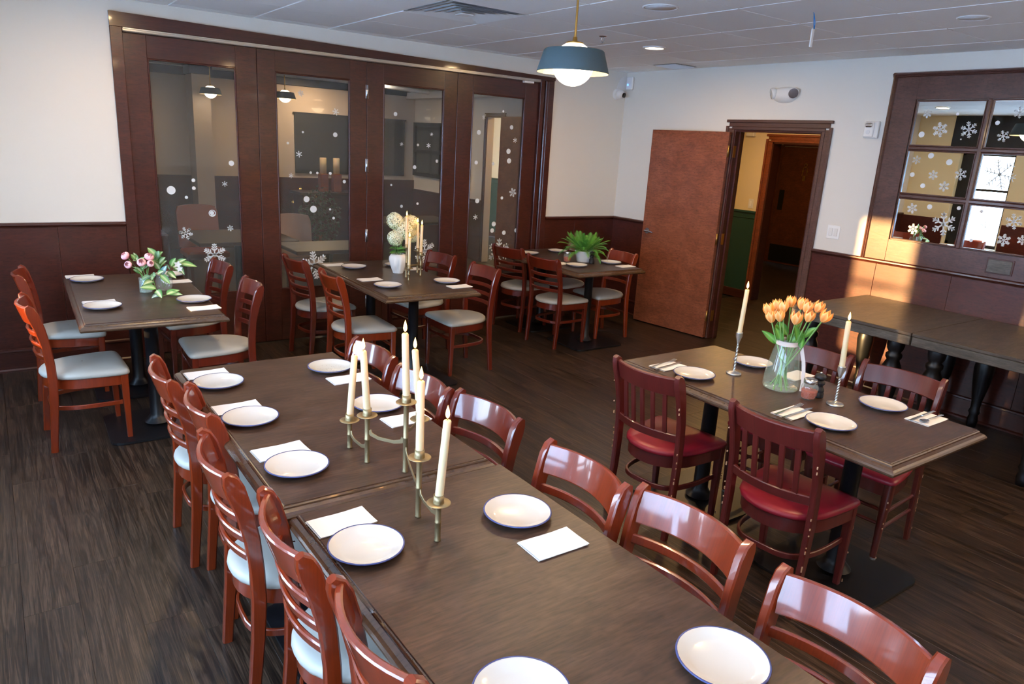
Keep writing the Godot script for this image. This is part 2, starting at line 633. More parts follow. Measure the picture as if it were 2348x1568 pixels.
func wainscot_z(called: String, zs: Array, label: String):
	var o := struct(called, null, null, label, "wainscot")
	for i in zs.size() - 1:
		part("panel", span(Vector3(-0.010, 0, zs[i] + 0.001), Vector3(0, 1.042, zs[i + 1] - 0.001), 0.0015), M.mahog_b, o)
	var xf := Transform3D(Basis(Vector3(-1, 0, 0), Vector3(0, 1, 0), Vector3(0, 0, -1)), Vector3(0, 0, (zs[0] + zs[-1]) * 0.5))
	part("chair_rail", MB.new().prism(rail_profile(), zs[-1] - zs[0], xf), M.mahog_h, o)
	part("skirting", MB.new().prism(base_profile(), zs[-1] - zs[0], xf), M.mahog_h, o)

# ------------------------------------------------------------------ folding doors in the north wall
func folding_doors():
	var fr := struct("trim_5", null, null, "dark mahogany casing with an aluminium track around the folding doors", "door frame")
	var hp := PackedVector2Array([Vector2(-5.043, 2.452), Vector2(-1.019, 2.452), Vector2(-1.019, 2.484), Vector2(-5.043, 2.549)])
	part("header", MB.new().prism(hp, 0.03, Transform3D(), 0.015), M.mahog_h, fr)
	part("jamb", span(Vector3(-5.043, 0, 0), Vector3(-4.964, 2.452, 0.026), 0.003), M.mahog, fr)
	var jr := span(Vector3(-1.185, 0, -0.1), Vector3(-1.135, 2.452, 0.010), 0.003)
	jr.box(Vector3(-1.110, 1.226, 0.008), Vector3(0.034, 2.452, 0.034), 0.008)
	jr.box(Vector3(-1.056, 1.226, 0.008), Vector3(0.074, 2.452, 0.026), 0.004)
	part("jamb", jr, M.mahog, fr)
	var tr := span(Vector3(-4.962, 2.424, -0.045), Vector3(-1.20, 2.452, 0.018), 0.002)
	tr.box(Vector3(-3.08, 2.446, 0.021), Vector3(3.76, 0.010, 0.010), 0.002)
	tr.box(Vector3(-3.08, 2.431, 0.021), Vector3(3.76, 0.008, 0.010), 0.002)
	part("track", tr, M.alu, fr)
	part("bracket", span(Vector3(-1.40, 2.405, -0.02), Vector3(-1.28, 2.424, 0.016), 0.002), M.white, fr)
	var xs := [-4.962, -4.016, -3.073, -2.150, -1.187]
	var gl := [[-4.809, -4.180], [-3.873, -3.228], [-2.913, -2.291], [-1.978, -1.353]]
	var say := ["leftmost folding door panel with a tall glass pane", "second folding door panel from the left with a tall glass pane", "third folding door panel, behind the white flowers", "rightmost folding door panel beside the room corner"]
	for i in 4:
		var o := struct("door_%d" % (i + 1), null, null, say[i], "glass door")
		var a: float = xs[i] + 0.0015
		var b: float = xs[i + 1] - 0.0015
		var g0: float = gl[i][0]
		var g1: float = gl[i][1]
		var zc := [-0.068, -0.02]
		part("stile", span(Vector3(a, 0.012, zc[0]), Vector3(g0, 2.422, zc[1]), 0.002), M.mahog, o)
		part("stile", span(Vector3(g1, 0.012, zc[0]), Vector3(b, 2.422, zc[1]), 0.002), M.mahog, o)
		part("top_rail", span(Vector3(g0, 2.263, zc[0]), Vector3(g1, 2.422, zc[1]), 0.002), M.mahog_h, o)
		part("bottom_rail", span(Vector3(g0, 0.012, zc[0]), Vector3(g1, 0.47, zc[1]), 0.002), M.mahog_h, o)
		var bead := MB.new()
		for s in [0, 1]:
			bead.box(Vector3((g0 + 0.006) if s == 0 else (g1 - 0.006), 1.3665, -0.026), Vector3(0.012, 1.793, 0.016), 0.004)
			bead.box(Vector3((g0 + g1) * 0.5, 0.476 if s == 0 else 2.257, -0.026), Vector3(g1 - g0, 0.012, 0.016), 0.004)
		part("glazing_bead", bead, M.mahog, o)
		part("pane", span(Vector3(g0, 0.47, -0.048), Vector3(g1, 2.263, -0.0475)), M.pane, o)
	for y in [2.176, 1.55, 0.92, 0.3]:
		var h := bx(Vector3(-3.073, y, -0.018), Vector3(0.024, 0.115, 0.006), 0.001)
		h.lathe([Vector2(0, -0.058), Vector2(0.007, -0.056), Vector2(0.007, 0.056), Vector2(0, 0.058)], 10, Vector3(-3.073, y, -0.012))
		part("hinge", h, M.steel, get_node("door_3"))

# ------------------------------------------------------------------ doorway, door leaf, hall
func casing_z(o: Node3D, z0: float, z1: float, top: float, w: float, x: float, sgn: float, mv: Material, mh: Material):
	# three mitred lengths of moulded casing round an opening in a wall across x; sgn: the side it stands out on
	for side in [0, 1]:
		var m := MB.new()
		var zi: float = z0 if side == 0 else z1
		var d: float = -1.0 if side == 0 else 1.0
		for s in [[0.0, 0.30, 0.016], [0.30, 0.72, 0.012], [0.72, 1.0, 0.024]]:
			m.box(Vector3(x + sgn * s[2] * 0.5, top * 0.5, zi + d * w * (s[0] + s[1]) * 0.5), Vector3(s[2], top + 2.0 * w * s[0] * 0.5, w * (s[1] - s[0])), 0.003)
		part("casing", m, mv, o)
	var t := MB.new()
	for s in [[0.0, 0.30, 0.016], [0.30, 0.72, 0.012], [0.72, 1.0, 0.024]]:
		t.box(Vector3(x + sgn * s[2] * 0.5, top + w * (s[0] + s[1]) * 0.5, (z0 + z1) * 0.5), Vector3(s[2], w * (s[1] - s[0]), z1 - z0 + 2.0 * w * s[1]), 0.003)
	part("casing", t, mh, o)

func doorway_and_hall():
	var fr := struct("trim_6", null, null, "weathered brown moulded casing around the open doorway", "door frame")
	casing_z(fr, 1.545, 2.462, 2.062, 0.092, 0.0, -1.0, M.walnut, M.walnut_h)
	part("jamb", span(Vector3(-0.006, 0, 1.528), Vector3(0.13, 2.062, 1.562), 0.002), M.mahog, fr)
	part("jamb", span(Vector3(-0.004, 0, 2.445), Vector3(0.13, 2.062, 2.470), 0.002), M.mahog, fr)
	part("head", span(Vector3(-0.004, 2.045, 1.55), Vector3(0.13, 2.075, 2.46), 0.002), M.mahog_h, fr)
	part("stop", span(Vector3(0.05, 0, 1.562), Vector3(0.09, 2.045, 1.578), 0.002), M.mahog, fr)
	for y in [1.86, 1.02, 0.24]:
		part("hinge_leaf", span(Vector3(-0.008, y - 0.055, 1.560), Vector3(0.03, y + 0.055, 1.5635), 0.0005), M.brass, fr)
	# the leaf stands folded back almost flat against the wall
	var lf := struct("door_5", null, null, "flat reddish wood door leaf folded open against the wall", "door", Vector3(-0.030, 0, 1.545))
	lf.rotation.y = deg_to_rad(180.0 + 6.2)
	part("slab", span(Vector3(-0.001, 0.012, 0.006), Vector3(0.043, 2.038, 0.914), 0.002), M.leaf, lf)
	var hg := MB.new()
	for y in [1.86, 1.02, 0.24]:
		hg.lathe([Vector2(0, -0.055), Vector2(0.008, -0.054), Vector2(0.008, 0.054), Vector2(0, 0.055)], 10, Vector3(0.040, y, -0.004))
		hg.box(Vector3(0.024, y, 0.004), Vector3(0.036, 0.108, 0.003))
	part("hinge", hg, M.brass, lf)
	var lv := MB.new().tube([Vector3(0.043, 1.0, 0.845), Vector3(0.052, 1.0, 0.845)], 0.030, 20)
	lv.tube([Vector3(0.05, 1.0, 0.845), Vector3(0.092, 1.0, 0.845)], 0.011, 12)
	lv.tube([Vector3(0.092, 1.0, 0.850), Vector3(0.096, 1.0, 0.82), Vector3(0.094, 0.998, 0.78), Vector3(0.088, 0.992, 0.742)], [0.011, 0.011, 0.009, 0.008], 10)
	part("lever", lv, M.steel, lf)
	part("latch_plate", span(Vector3(0.012, 0.96, 0.9135), Vector3(0.030, 1.04, 0.9150)), M.steel, lf)
	part("bumper", span(Vector3(0.006, 0.03, 0.912), Vector3(0.034, 0.10, 0.918), 0.002), M.white, lf)
	# the hall beyond
	var hf := struct("floor_hall", span(Vector3(0.12, -0.06, -6.0), Vector3(6.3, -0.0125, 4.0)), M.black, "wood plank floor of the hall beyond the doorway", "floor")
	planks_into(hf, 0.0, 2.3, 0.2, 2.9, -0.0005)
	planks_into(hf, 2.3, 6.0, -2.4, 1.6, -0.0005)
	struct("ceiling_hall", span(Vector3(0.12, 2.45, -6.0), Vector3(6.3, 2.55, 4.0)), M.white)
	var w1 := span(Vector3(2.2, 0, -6.0), Vector3(2.32, 2.46, 0.43))
	w1.box(Vector3(2.26, 1.23, 2.7), Vector3(0.12, 2.46, 2.6))
	w1.box(Vector3(2.26, 2.24, 0.92), Vector3(0.12, 0.44, 1.0))
	struct("wall_hall", w1, M.cream, "cream wall of the hall seen through the open doorway", "wall")
	struct("wall_hall_south", span(Vector3(0.12, 0, 3.9), Vector3(6.3, 2.46, 4.0)), M.cream)
	struct("wall_hall_north", span(Vector3(0.12, 0, -6.0), Vector3(6.3, 2.46, -5.9)), M.cream)
	var gw := struct("trim_7", null, null, "dark green painted wainscot on the cream hall wall", "wainscot")
	part("panel", span(Vector3(2.188, 0.0, -1.2), Vector3(2.2, 1.13, 0.33)), M.green, gw)
	part("panel", span(Vector3(2.188, 0.0, -5.9), Vector3(2.2, 1.13, -1.203)), M.green, gw)
	part("chair_rail", span(Vector3(2.170, 1.12, -5.9), Vector3(2.2, 1.15, 0.33), 0.006), M.green, gw)
	part("chair_rail", span(Vector3(2.180, 1.05, -5.9), Vector3(2.2, 1.065, 0.33), 0.004), M.green, gw)
	part("skirting", span(Vector3(2.176, 0.0, -5.9), Vector3(2.2, 0.11, 0.33), 0.004), M.mahog_h, gw)
	var f2 := struct("trim_8", null, null, "brown casing of the second doorway across the hall", "door frame")
	casing_z(f2, 0.43, 1.40, 2.02, 0.095, 2.2, -1.0, M.leaf_far, M.leaf_far)
	part("jamb", span(Vector3(2.19, 0, 0.41), Vector3(2.34, 2.02, 0.45)), M.mahog, f2)
	part("jamb", span(Vector3(2.19, 0, 1.38), Vector3(2.34, 2.02, 1.42)), M.mahog, f2)
	part("head", span(Vector3(2.19, 2.0, 0.43), Vector3(2.34, 2.035, 1.4)), M.mahog_h, f2)
	# vestibule and restroom door
	struct("wall_vestibule", span(Vector3(5.65, 0, -3.0), Vector3(5.77, 2.46, 4.0)), M.cream)
	struct("wall_vestibule_north", span(Vector3(2.32, 0, -2.5), Vector3(5.65, 2.46, -2.4)), M.cream)
	var f3 := struct("trim_9", null, null, "reddish wood casing of the restroom door", "door frame")
	casing_z(f3, -1.76, -0.80, 2.05, 0.10, 5.65, -1.0, M.leaf_far, M.leaf_far)
	var rd := struct("door_6", null, null, "dark reddish wood restroom door with a gold woman symbol", "door")
	part("slab", span(Vector3(5.60, 0.01, -1.75), Vector3(5.648, 2.04, -0.81), 0.002), M.leaf_far, rd)
	part("push_plate", span(Vector3(5.597, 0.95, -1.70), Vector3(5.601, 1.30, -1.60)), M.black, rd)
	part("kick_plate", span(Vector3(5.596, 0.04, -1.73), Vector3(5.601, 0.34, -0.83)), M.black, rd)
	var ic := MB.new()
	var at := Vector3(5.594, 1.62, -1.26)
	var P := func(u, v): return at + Vector3(0, v, u)
	var ring := []
	for k in 15: ring.append(P.call(0.024 * cos(TAU * k / 14), 0.125 + 0.026 * sin(TAU * k / 14)))
	ic.tube(ring, 0.005, 5, 1, false)
	for s in [-1.0, 1.0]:
		ic.tube([P.call(0.0, 0.09), P.call(s * 0.032, 0.085), P.call(s * 0.05, 0.01), P.call(s * 0.038, 0.005), P.call(s * 0.024, 0.05), P.call(s * 0.05, -0.05), P.call(s * 0.02, -0.05), P.call(s * 0.02, -0.135), P.call(s * 0.006, -0.135), P.call(s * 0.006, -0.05)], 0.005, 5)
	part("symbol", ic, M.gold, rd)
	var sw := thing("light_switch", "cream light switch on the hall wall beyond the doorway", "light switch", Vector3(2.2, 1.24, 0.23))
	part("plate", span(Vector3(-0.006, -0.06, -0.037), Vector3(0, 0.06, 0.037), 0.002), M.plastic, sw)
	part("rocker", span(Vector3(-0.010, -0.034, -0.016), Vector3(-0.005, 0.034, 0.016), 0.002), M.white, sw)
	var al := thing("fire_alarm", "pale fire alarm box high on the hall wall beyond the doorway", "fire alarm", Vector3(2.2, 2.15, 0.10))
	part("body", span(Vector3(-0.05, -0.07, -0.06), Vector3(0, 0.07, 0.06), 0.006), M.plastic, al)
	part("strobe", span(Vector3(-0.062, 0.0, -0.045), Vector3(-0.048, 0.055, 0.045), 0.006), M.white, al)
	var ho := [Vector3(1.15, 2.44, 0.9), Vector3(4.1, 2.44, -0.4), Vector3(1.15, 2.44, -3.0)]
	for i in 3:
		ceiling_disk(ho[i], 2.6 if i != 1 else 0.9, Color(1.0, 0.78, 0.48), ["flat round ceiling light in the hall by the doorway", "flat round ceiling light before the restroom door", "flat round ceiling light at the far end of the hall"][i])

func ceiling_disk(at: Vector3, e: float, c: Color, label: String):
	var o := thing("ceiling_light", label, "ceiling light", at)
	var d := MB.new().lathe([Vector2(0, -0.012), Vector2(0.085, -0.010), Vector2(0.088, 0.0), Vector2(0, 0.0)], 24)
	part("trim_ring", MB.new().lathe([Vector2(0.074, -0.002), Vector2(0.078, -0.012), Vector2(0.092, -0.010), Vector2(0.096, -0.0005)], 28), M.white, o)
	part("diffuser", MB.new().lathe([Vector2(0, -0.009), Vector2(0.076, -0.007), Vector2(0.076, -0.001), Vector2(0, -0.0005)], 24), M.disk, o)
	var l := AreaLight3D.new()
	l.name = "lamp"
	l.area_size = Vector2(0.12, 0.12)
	l.light_color = c
	l.light_energy = e * LAMP
	l.area_range = 12.0
	l.area_attenuation = 2.0
	l.shadow_enabled = true
	l.rotation.x = -PI / 2
	l.position = Vector3(0, -0.016, 0)
	o.add_child(l)

# ------------------------------------------------------------------ the dining room behind the glass doors
func leather_chair(m: Material, label: String, at: Vector3, turn: float):
	var o := thing("leather_chair", label, "chair", at, turn)
	var rows := []
	for i in 7:
		var y := 0.50 + 0.46 * i / 6.0
		var r := []
		for j in 9:
			var v := -1.0 + 2.0 * j / 8.0
			var hw := 0.215 - (0.02 if i == 6 else 0.0)
			r.append(Vector3(-0.20 - 0.07 * i / 6.0 - 0.02 * (1.0 - v * v), y - (0.02 * v * v if i == 6 else 0.0), v * hw))
		rows.append(r)
	var b := MB.new().smooth(1)
	b.grid(rows)
	var back := []
	for r in rows:
		var q := []
		for p in r: q.append(p + Vector3(-0.04, 0, 0))
		q.reverse()
		back.append(q)
	b.grid(back)
	b.flat()
	for i in rows.size() - 1:
		var L: int = rows[0].size() - 1
		b.quad(rows[i][0], rows[i + 1][0], back[i + 1][L], back[i][L])
		b.quad(rows[i + 1][L], rows[i][L], back[i][0], back[i + 1][0])
	var T: int = rows.size() - 1
	for j in rows[0].size() - 1:
		var L2: int = rows[0].size() - 1
		b.quad(rows[T][j], rows[T][j + 1], back[T][L2 - j - 1], back[T][L2 - j])
	part("backrest", b, m, o)
	part("seat", bx(Vector3(0, 0.46, 0), Vector3(0.42, 0.08, 0.43), 0.02), m, o)
	for x in [-0.17, 0.17]:
		for z in [-0.18, 0.18]:
			part("leg", MB.new().loft([Vector3(x, 0.0, z), Vector3(x, 0.42, z)], [Vector2(0.03, 0.03), Vector2(0.042, 0.042)], Vector3(1, 0, 0)), M.mahog, o)

func other_room():
	var fl := struct("floor_far", span(Vector3(-7.0, -0.06, -5.6), Vector3(0.3, -0.001, -0.12)), M.planks[0], "dark floor of the room behind the glass doors", "floor")
	struct("ceiling_far", span(Vector3(-7.0, 2.62, -5.6), Vector3(0.42, 2.72, -0.12)), M.white, "pale ceiling of the room behind the glass doors", "ceiling")
	var wn := span(Vector3(-7.0, 0, -5.6), Vector3(0.42, 2.65, -5.5))
	struct("wall_far", wn, M.beige, "beige wall at the back of the room behind the glass", "wall")
	struct("wall_far_west", span(Vector3(-7.1, 0, -5.6), Vector3(-7.0, 2.65, -0.12)), M.beige)
	var we := span(Vector3(0.3, 0, -5.5), Vector3(0.42, 2.65, -3.2))
	we.box(Vector3(0.36, 1.325, -1.41), Vector3(0.12, 2.65, 2.70))
	we.box(Vector3(0.36, 2.41, -2.98), Vector3(0.12, 0.48, 0.44))
	struct("wall_far_east", we, M.paint, "white wall with a doorway in the room behind the glass", "wall")
	struct("wall_far_link", span(Vector3(0.1, 0, -0.3), Vector3(0.42, 2.65, -0.12)), M.paint)
	var co := struct("trim_10", null, null, "beige boxed column against the back wall behind the glass", "column")
	part("column", span(Vector3(-3.40, 0, -5.5), Vector3(-3.16, 2.62, -5.12)), M.beige, co)
	part("cornice", span(Vector3(-3.43, 2.50, -5.5), Vector3(-3.13, 2.62, -5.09)), M.black, co)
	var cr := struct("trim_11", null, null, "dark crown moulding and wainscot behind the glass doors", "moulding")
	part("crown", span(Vector3(-7.0, 2.49, -5.5), Vector3(0.3, 2.60, -5.47), 0.004), M.black, cr)
	part("panel", span(Vector3(-7.0, 0, -5.5), Vector3(0.3, 1.09, -5.48)), M.mahog, cr)
	part("panel", span(Vector3(0.285, 0, -5.5), Vector3(0.3, 0.90, -3.25)), M.mahog_b, cr)
	part("chair_rail", span(Vector3(0.265, 0.90, -5.5), Vector3(0.3, 0.945, -3.25), 0.006), M.mahog_h, cr)
	part("panel", span(Vector3(0.285, 0, -2.70), Vector3(0.3, 1.0, -0.3)), M.mahog_b, cr)
	var f4 := struct("trim_12", null, null, "wood casing of the doorway behind the rightmost glass door", "door frame")
	casing_z(f4, -3.19, -2.77, 2.17, 0.06, 0.3, -1.0, M.mahog, M.mahog_h)
	var dl := struct("door_7", null, null, "orange brown door leaf folded back behind the rightmost glass", "door")
	part("slab", span(Vector3(0.235, 0.01, -2.755), Vector3(0.275, 2.18, -2.10), 0.002), M.leaf, dl)
	# window with dark frame, in the far east wall
	var wf := struct("window_5", null, null, "dark framed night window in the white wall behind the glass", "window")
	for z in [-5.42, -4.55]:
		part("frame", span(Vector3(0.25, 1.19, z - 0.03), Vector3(0.3, 2.07, z + 0.03)), M.black, wf)
	for y in [1.21, 1.60, 2.04]:
		part("frame", span(Vector3(0.25, y - 0.03, -5.45), Vector3(0.3, y + 0.03, -4.0)), M.black, wf)
	part("pane", span(Vector3(0.285, 1.19, -5.45), Vector3(0.298, 2.07, -4.0)), M.board, wf)
	var bd := thing("chalkboard", "large black board on the beige wall behind the second glass door", "board", Vector3(-1.1, 1.62, -5.5))
	part("panel", span(Vector3(-0.73, -0.46, 0.0), Vector3(1.2, 0.46, 0.02)), M.board, bd)
	part("edge", span(Vector3(-0.75, 0.46, 0.0), Vector3(1.22, 0.48, 0.03)), M.black, bd)
	var td := [["dark square table seen through the leftmost glass door", Vector3(-3.85, 0, -1.42), Vector2(0.95, 0.95)], ["dark table seen through the second glass door", Vector3(-3.25, 0, -0.58), Vector2(0.78, 0.62)], ["brown table seen through the third glass door", Vector3(-1.35, 0, -2.6), Vector2(1.3, 0.8)]]
	for t in td:
		var o := thing("far_table", t[0], "table", t[1])
		part("top", bx(Vector3(0, 0.735, 0), Vector3(t[2].x, 0.035, t[2].y), 0.006), M.oak[0], o)
		part("column", MB.new().lathe([Vector2(0.05, 0.02), Vector2(0.04, 0.1), Vector2(0.038, 0.71), Vector2(0.1, 0.717)], 14), M.iron, o)
		part("foot", bx(Vector3(0, 0.012, 0), Vector3(0.42, 0.024, 0.42), 0.008), M.iron, o)
	leather_chair(M.leather, "brown leather chair behind the table in the leftmost glass door", Vector3(-4.0, 0, -2.2), -PI / 2)
	leather_chair(M.leather, "reddish leather chair at the lower left of the leftmost glass", Vector3(-4.85, 0, -0.75), 0.2)
	leather_chair(M.leather, "reddish leather chair beside its twin behind the leftmost glass", Vector3(-4.72, 0, -1.30), 0.25)
	leather_chair(M.leather2, "tan chair with a rounded back behind the second glass door", Vector3(-3.28, 0, -1.22), -PI / 2)
	leather_chair(M.leather2, "tan chair seen through the rightmost glass door", Vector3(-1.75, 0, -1.0), 2.6)
	var bench := thing("booth", "high dark booth back behind the leftmost glass door", "booth", Vector3(-4.6, 0, -4.4))
	part("backrest", span(Vector3(-1.2, 0.4, 0), Vector3(0.55, 1.15, 0.10), 0.02), M.mahog, bench)
	part("seat", span(Vector3(-1.2, 0.0, 0.1), Vector3(0.55, 0.45, 0.55), 0.02), M.mahog, bench)
	var con := thing("sideboard", "dark sideboard at the back wall behind the second glass door", "sideboard", Vector3(-1.35, 0, -5.2))
	part("top", span(Vector3(-0.6, 0.86, -0.25), Vector3(0.6, 0.90, 0.25), 0.004), M.oak[1], con)
	part("body", span(Vector3(-0.55, 0.0, -0.22), Vector3(0.55, 0.86, 0.22)), M.mahog, con)
	for i in 2:
		var x := [-1.52, -1.30][i] as float
		var st := thing("wooden_block", ["left wooden pillar block on the sideboard", "right wooden pillar block on the sideboard"][i], "candle holder", Vector3(x, 0.90, -5.1))
		part("block", bx(Vector3(0, 0.14, 0), Vector3(0.13, 0.28, 0.13), 0.008), M.leaf_far, st)
		part("bowl", bx(Vector3(0, 0.284, 0), Vector3(0.10, 0.008, 0.10), 0.002), M.brass, st)
		var cd := thing("pillar_candle", ["left white pillar candle on its wooden block", "right white pillar candle on its wooden block"][i], "candle", Vector3(x, 1.189, -5.1))
		part("wax", MB.new().lathe([Vector2(0, 0), Vector2(0.052, 0), Vector2(0.052, 0.235), Vector2(0.045, 0.24), Vector2(0, 0.232)], 18), M.wax, cd)
		part("wick", MB.new().tube([Vector3(0, 0.23, 0), Vector3(0, 0.25, 0)], 0.002, 5), M.wick, cd)
	var sh := thing("shrub", "dark leafy shrub behind the second glass door", "plant", Vector3(-2.35, 0, -3.1))
	part("trunk", MB.new().tube([Vector3(0, 0.1, 0), Vector3(0.01, 0.5, 0)], 0.025, 8), M.leaf_far, sh)
	part("planter", MB.new().lathe([Vector2(0, 0), Vector2(0.14, 0), Vector2(0.18, 0.28), Vector2(0.16, 0.28), Vector2(0, 0.24)], 20), M.black, sh)
	var fo := MB.new()
	var r := RandomNumberGenerator.new()
	r.seed = 3
	for k in 900:
		var d := Vector3(r.randfn(), r.randfn(), r.randfn()).normalized() * pow(r.randf(), 0.4)
		var c := Vector3(d.x * 0.28, 0.72 + d.y * 0.42, d.z * 0.28)
		var a := Vector3(r.randfn(), r.randfn(), r.randfn()).normalized()
		var b := a.cross(Vector3(0.3, 1, 0.2)).normalized()
		fo.tri(c - b * 0.018, c + a * 0.055, c + b * 0.018)
	var fol := part("foliage", fo, M.shrub, sh)
	fol.set_meta("kind", "stuff")
	pendant(Vector3(-3.22, 2.23, -4.85), 0.74, "small dark pendant lamp behind the leftmost glass door", 0.10, 2.62)
	pendant(Vector3(-2.40, 2.23, -4.2), 0.74, "dark pendant lamp half hidden behind a door stile", 0.10, 2.62)
	ceiling_disk(Vector3(-1.66, 2.62, -4.9), 1.6, Color(1, 0.86, 0.68), "bright ceiling disk seen through the second glass door")
	ceiling_disk(Vector3(-4.6, 2.62, -2.6), 1.0, Color(1, 0.86, 0.68), "ceiling light over the tables behind the leftmost glass door")
	ceiling_disk(Vector3(-1.0, 2.62, -4.0), 0.8, Color(1, 0.92, 0.82), "ceiling light near the doorway behind the rightmost glass door")
	var pipe := thing("ceiling_pipe", "white pipe under the ceiling behind the second glass door", "pipe", Vector3(-1.6, 2.52, -3.6))
	part("tube", MB.new().tube([Vector3(-1.2, 0, 0.1), Vector3(1.6, 0, -0.9)], 0.03, 10), M.white, pipe)

# ------------------------------------------------------------------ mirror on the east wall
func mirror_panel():
	var o := thing("wall_mirror", "large wood framed mirror divided into small panes on the right wall", "mirror")
	var z1 := 3.22 + 4 * 0.528 - 0.049
	part("frame_stile", span(Vector3(-0.024, 1.078, 3.03), Vector3(0, 2.482, 3.205), 0.002), M.mirror_wood, o)
	part("frame_stile", span(Vector3(-0.024, 1.078, z1 + 0.015), Vector3(0, 2.482, z1 + 0.19), 0.002), M.mirror_wood, o)
	part("frame_rail", span(Vector3(-0.024, 2.312, 3.205), Vector3(0, 2.482, z1 + 0.015), 0.002), M.mirror_wood, o)
	part("frame_rail", span(Vector3(-0.024, 1.078, 3.205), Vector3(0, 1.250, z1 + 0.015), 0.002), M.mirror_wood, o)
	var mold := [Vector2(0, 0), Vector2(0.026, 0), Vector2(0.040, 0.008), Vector2(0.042, 0.018), Vector2(0.034, 0.024), Vector2(0.036, 0.030), Vector2(0.026, 0.036), Vector2(0, 0.036)]
	var pv := PackedVector2Array()
	for p in mold: pv.append(Vector2(p.x, -p.y))
	part("moulding", MB.new().prism(pv, z1 + 0.22 - 3.001, Transform3D(Basis(Vector3(-1, 0, 0), Vector3(0, 1, 0), Vector3(0, 0, -1)), Vector3(0, 2.512, (3.001 + z1 + 0.22) * 0.5))), M.mirror_wood, o)
	for s in [0, 1]:
		var z: float = 3.001 if s == 0 else z1 + 0.22
		var d := 1.0 if s == 0 else -1.0
		var q := PackedVector2Array()
		for p in mold: q.append(Vector2(p.x, d * p.y))
		part("moulding", MB.new().prism(q, 1.43, Transform3D(Basis(Vector3(-1, 0, 0), Vector3(0, 0, 1), Vector3(0, 1, 0)), Vector3(0, 1.793, z))), M.mirror_wood, o)
	var rows := [[1.935 + 0.046, 2.299], [1.619, 1.935], [1.262, 1.571]]
	for i in 3:
		for j in 4:
			var za := 3.22 + 0.528 * j
			var zb := za + 0.479
			part("mirror_pane", span(Vector3(-0.006, rows[i][0] - 0.004, za - 0.004), Vector3(-0.004, rows[i][1] + 0.004, zb + 0.004)), M.mirror, o)
			var bead := MB.new()
			for s in [0, 1]:
				bead.box(Vector3(-0.012, (rows[i][0] + rows[i][1]) * 0.5, za - 0.004 if s == 0 else zb + 0.004), Vector3(0.018, rows[i][1] - rows[i][0] + 0.016, 0.011), 0.004)
				bead.box(Vector3(-0.012, rows[i][0] - 0.004 if s == 0 else rows[i][1] + 0.004, (za + zb) * 0.5), Vector3(0.018, 0.011, zb - za + 0.016), 0.004)
			part("glazing_bead", bead, M.mirror_wood, o)
	for j in 3:
		part("muntin", bx(Vector3(-0.014, 1.78, 3.7235 + 0.528 * j), Vector3(0.026, 1.062, 0.030), 0.006), M.mirror_wood, o)
	for y in [1.958, 1.595]:
		part("muntin", bx(Vector3(-0.0135, y, (3.22 + z1) * 0.5), Vector3(0.026, 0.028, z1 - 3.21), 0.006), M.mirror_wood, o)
	var cp := part("cover_plate", bx(Vector3(-0.030, 1.163, 4.03), Vector3(0.012, 0.094, 0.158), 0.003), M.bench_fascia, o)
	cp.set_meta("label", "square wood cover plate on the lower rail")
	part("plate_frame", span(Vector3(-0.030, 1.108, 3.942), Vector3(-0.022, 1.218, 4.118), 0.002), M.mahog, o)

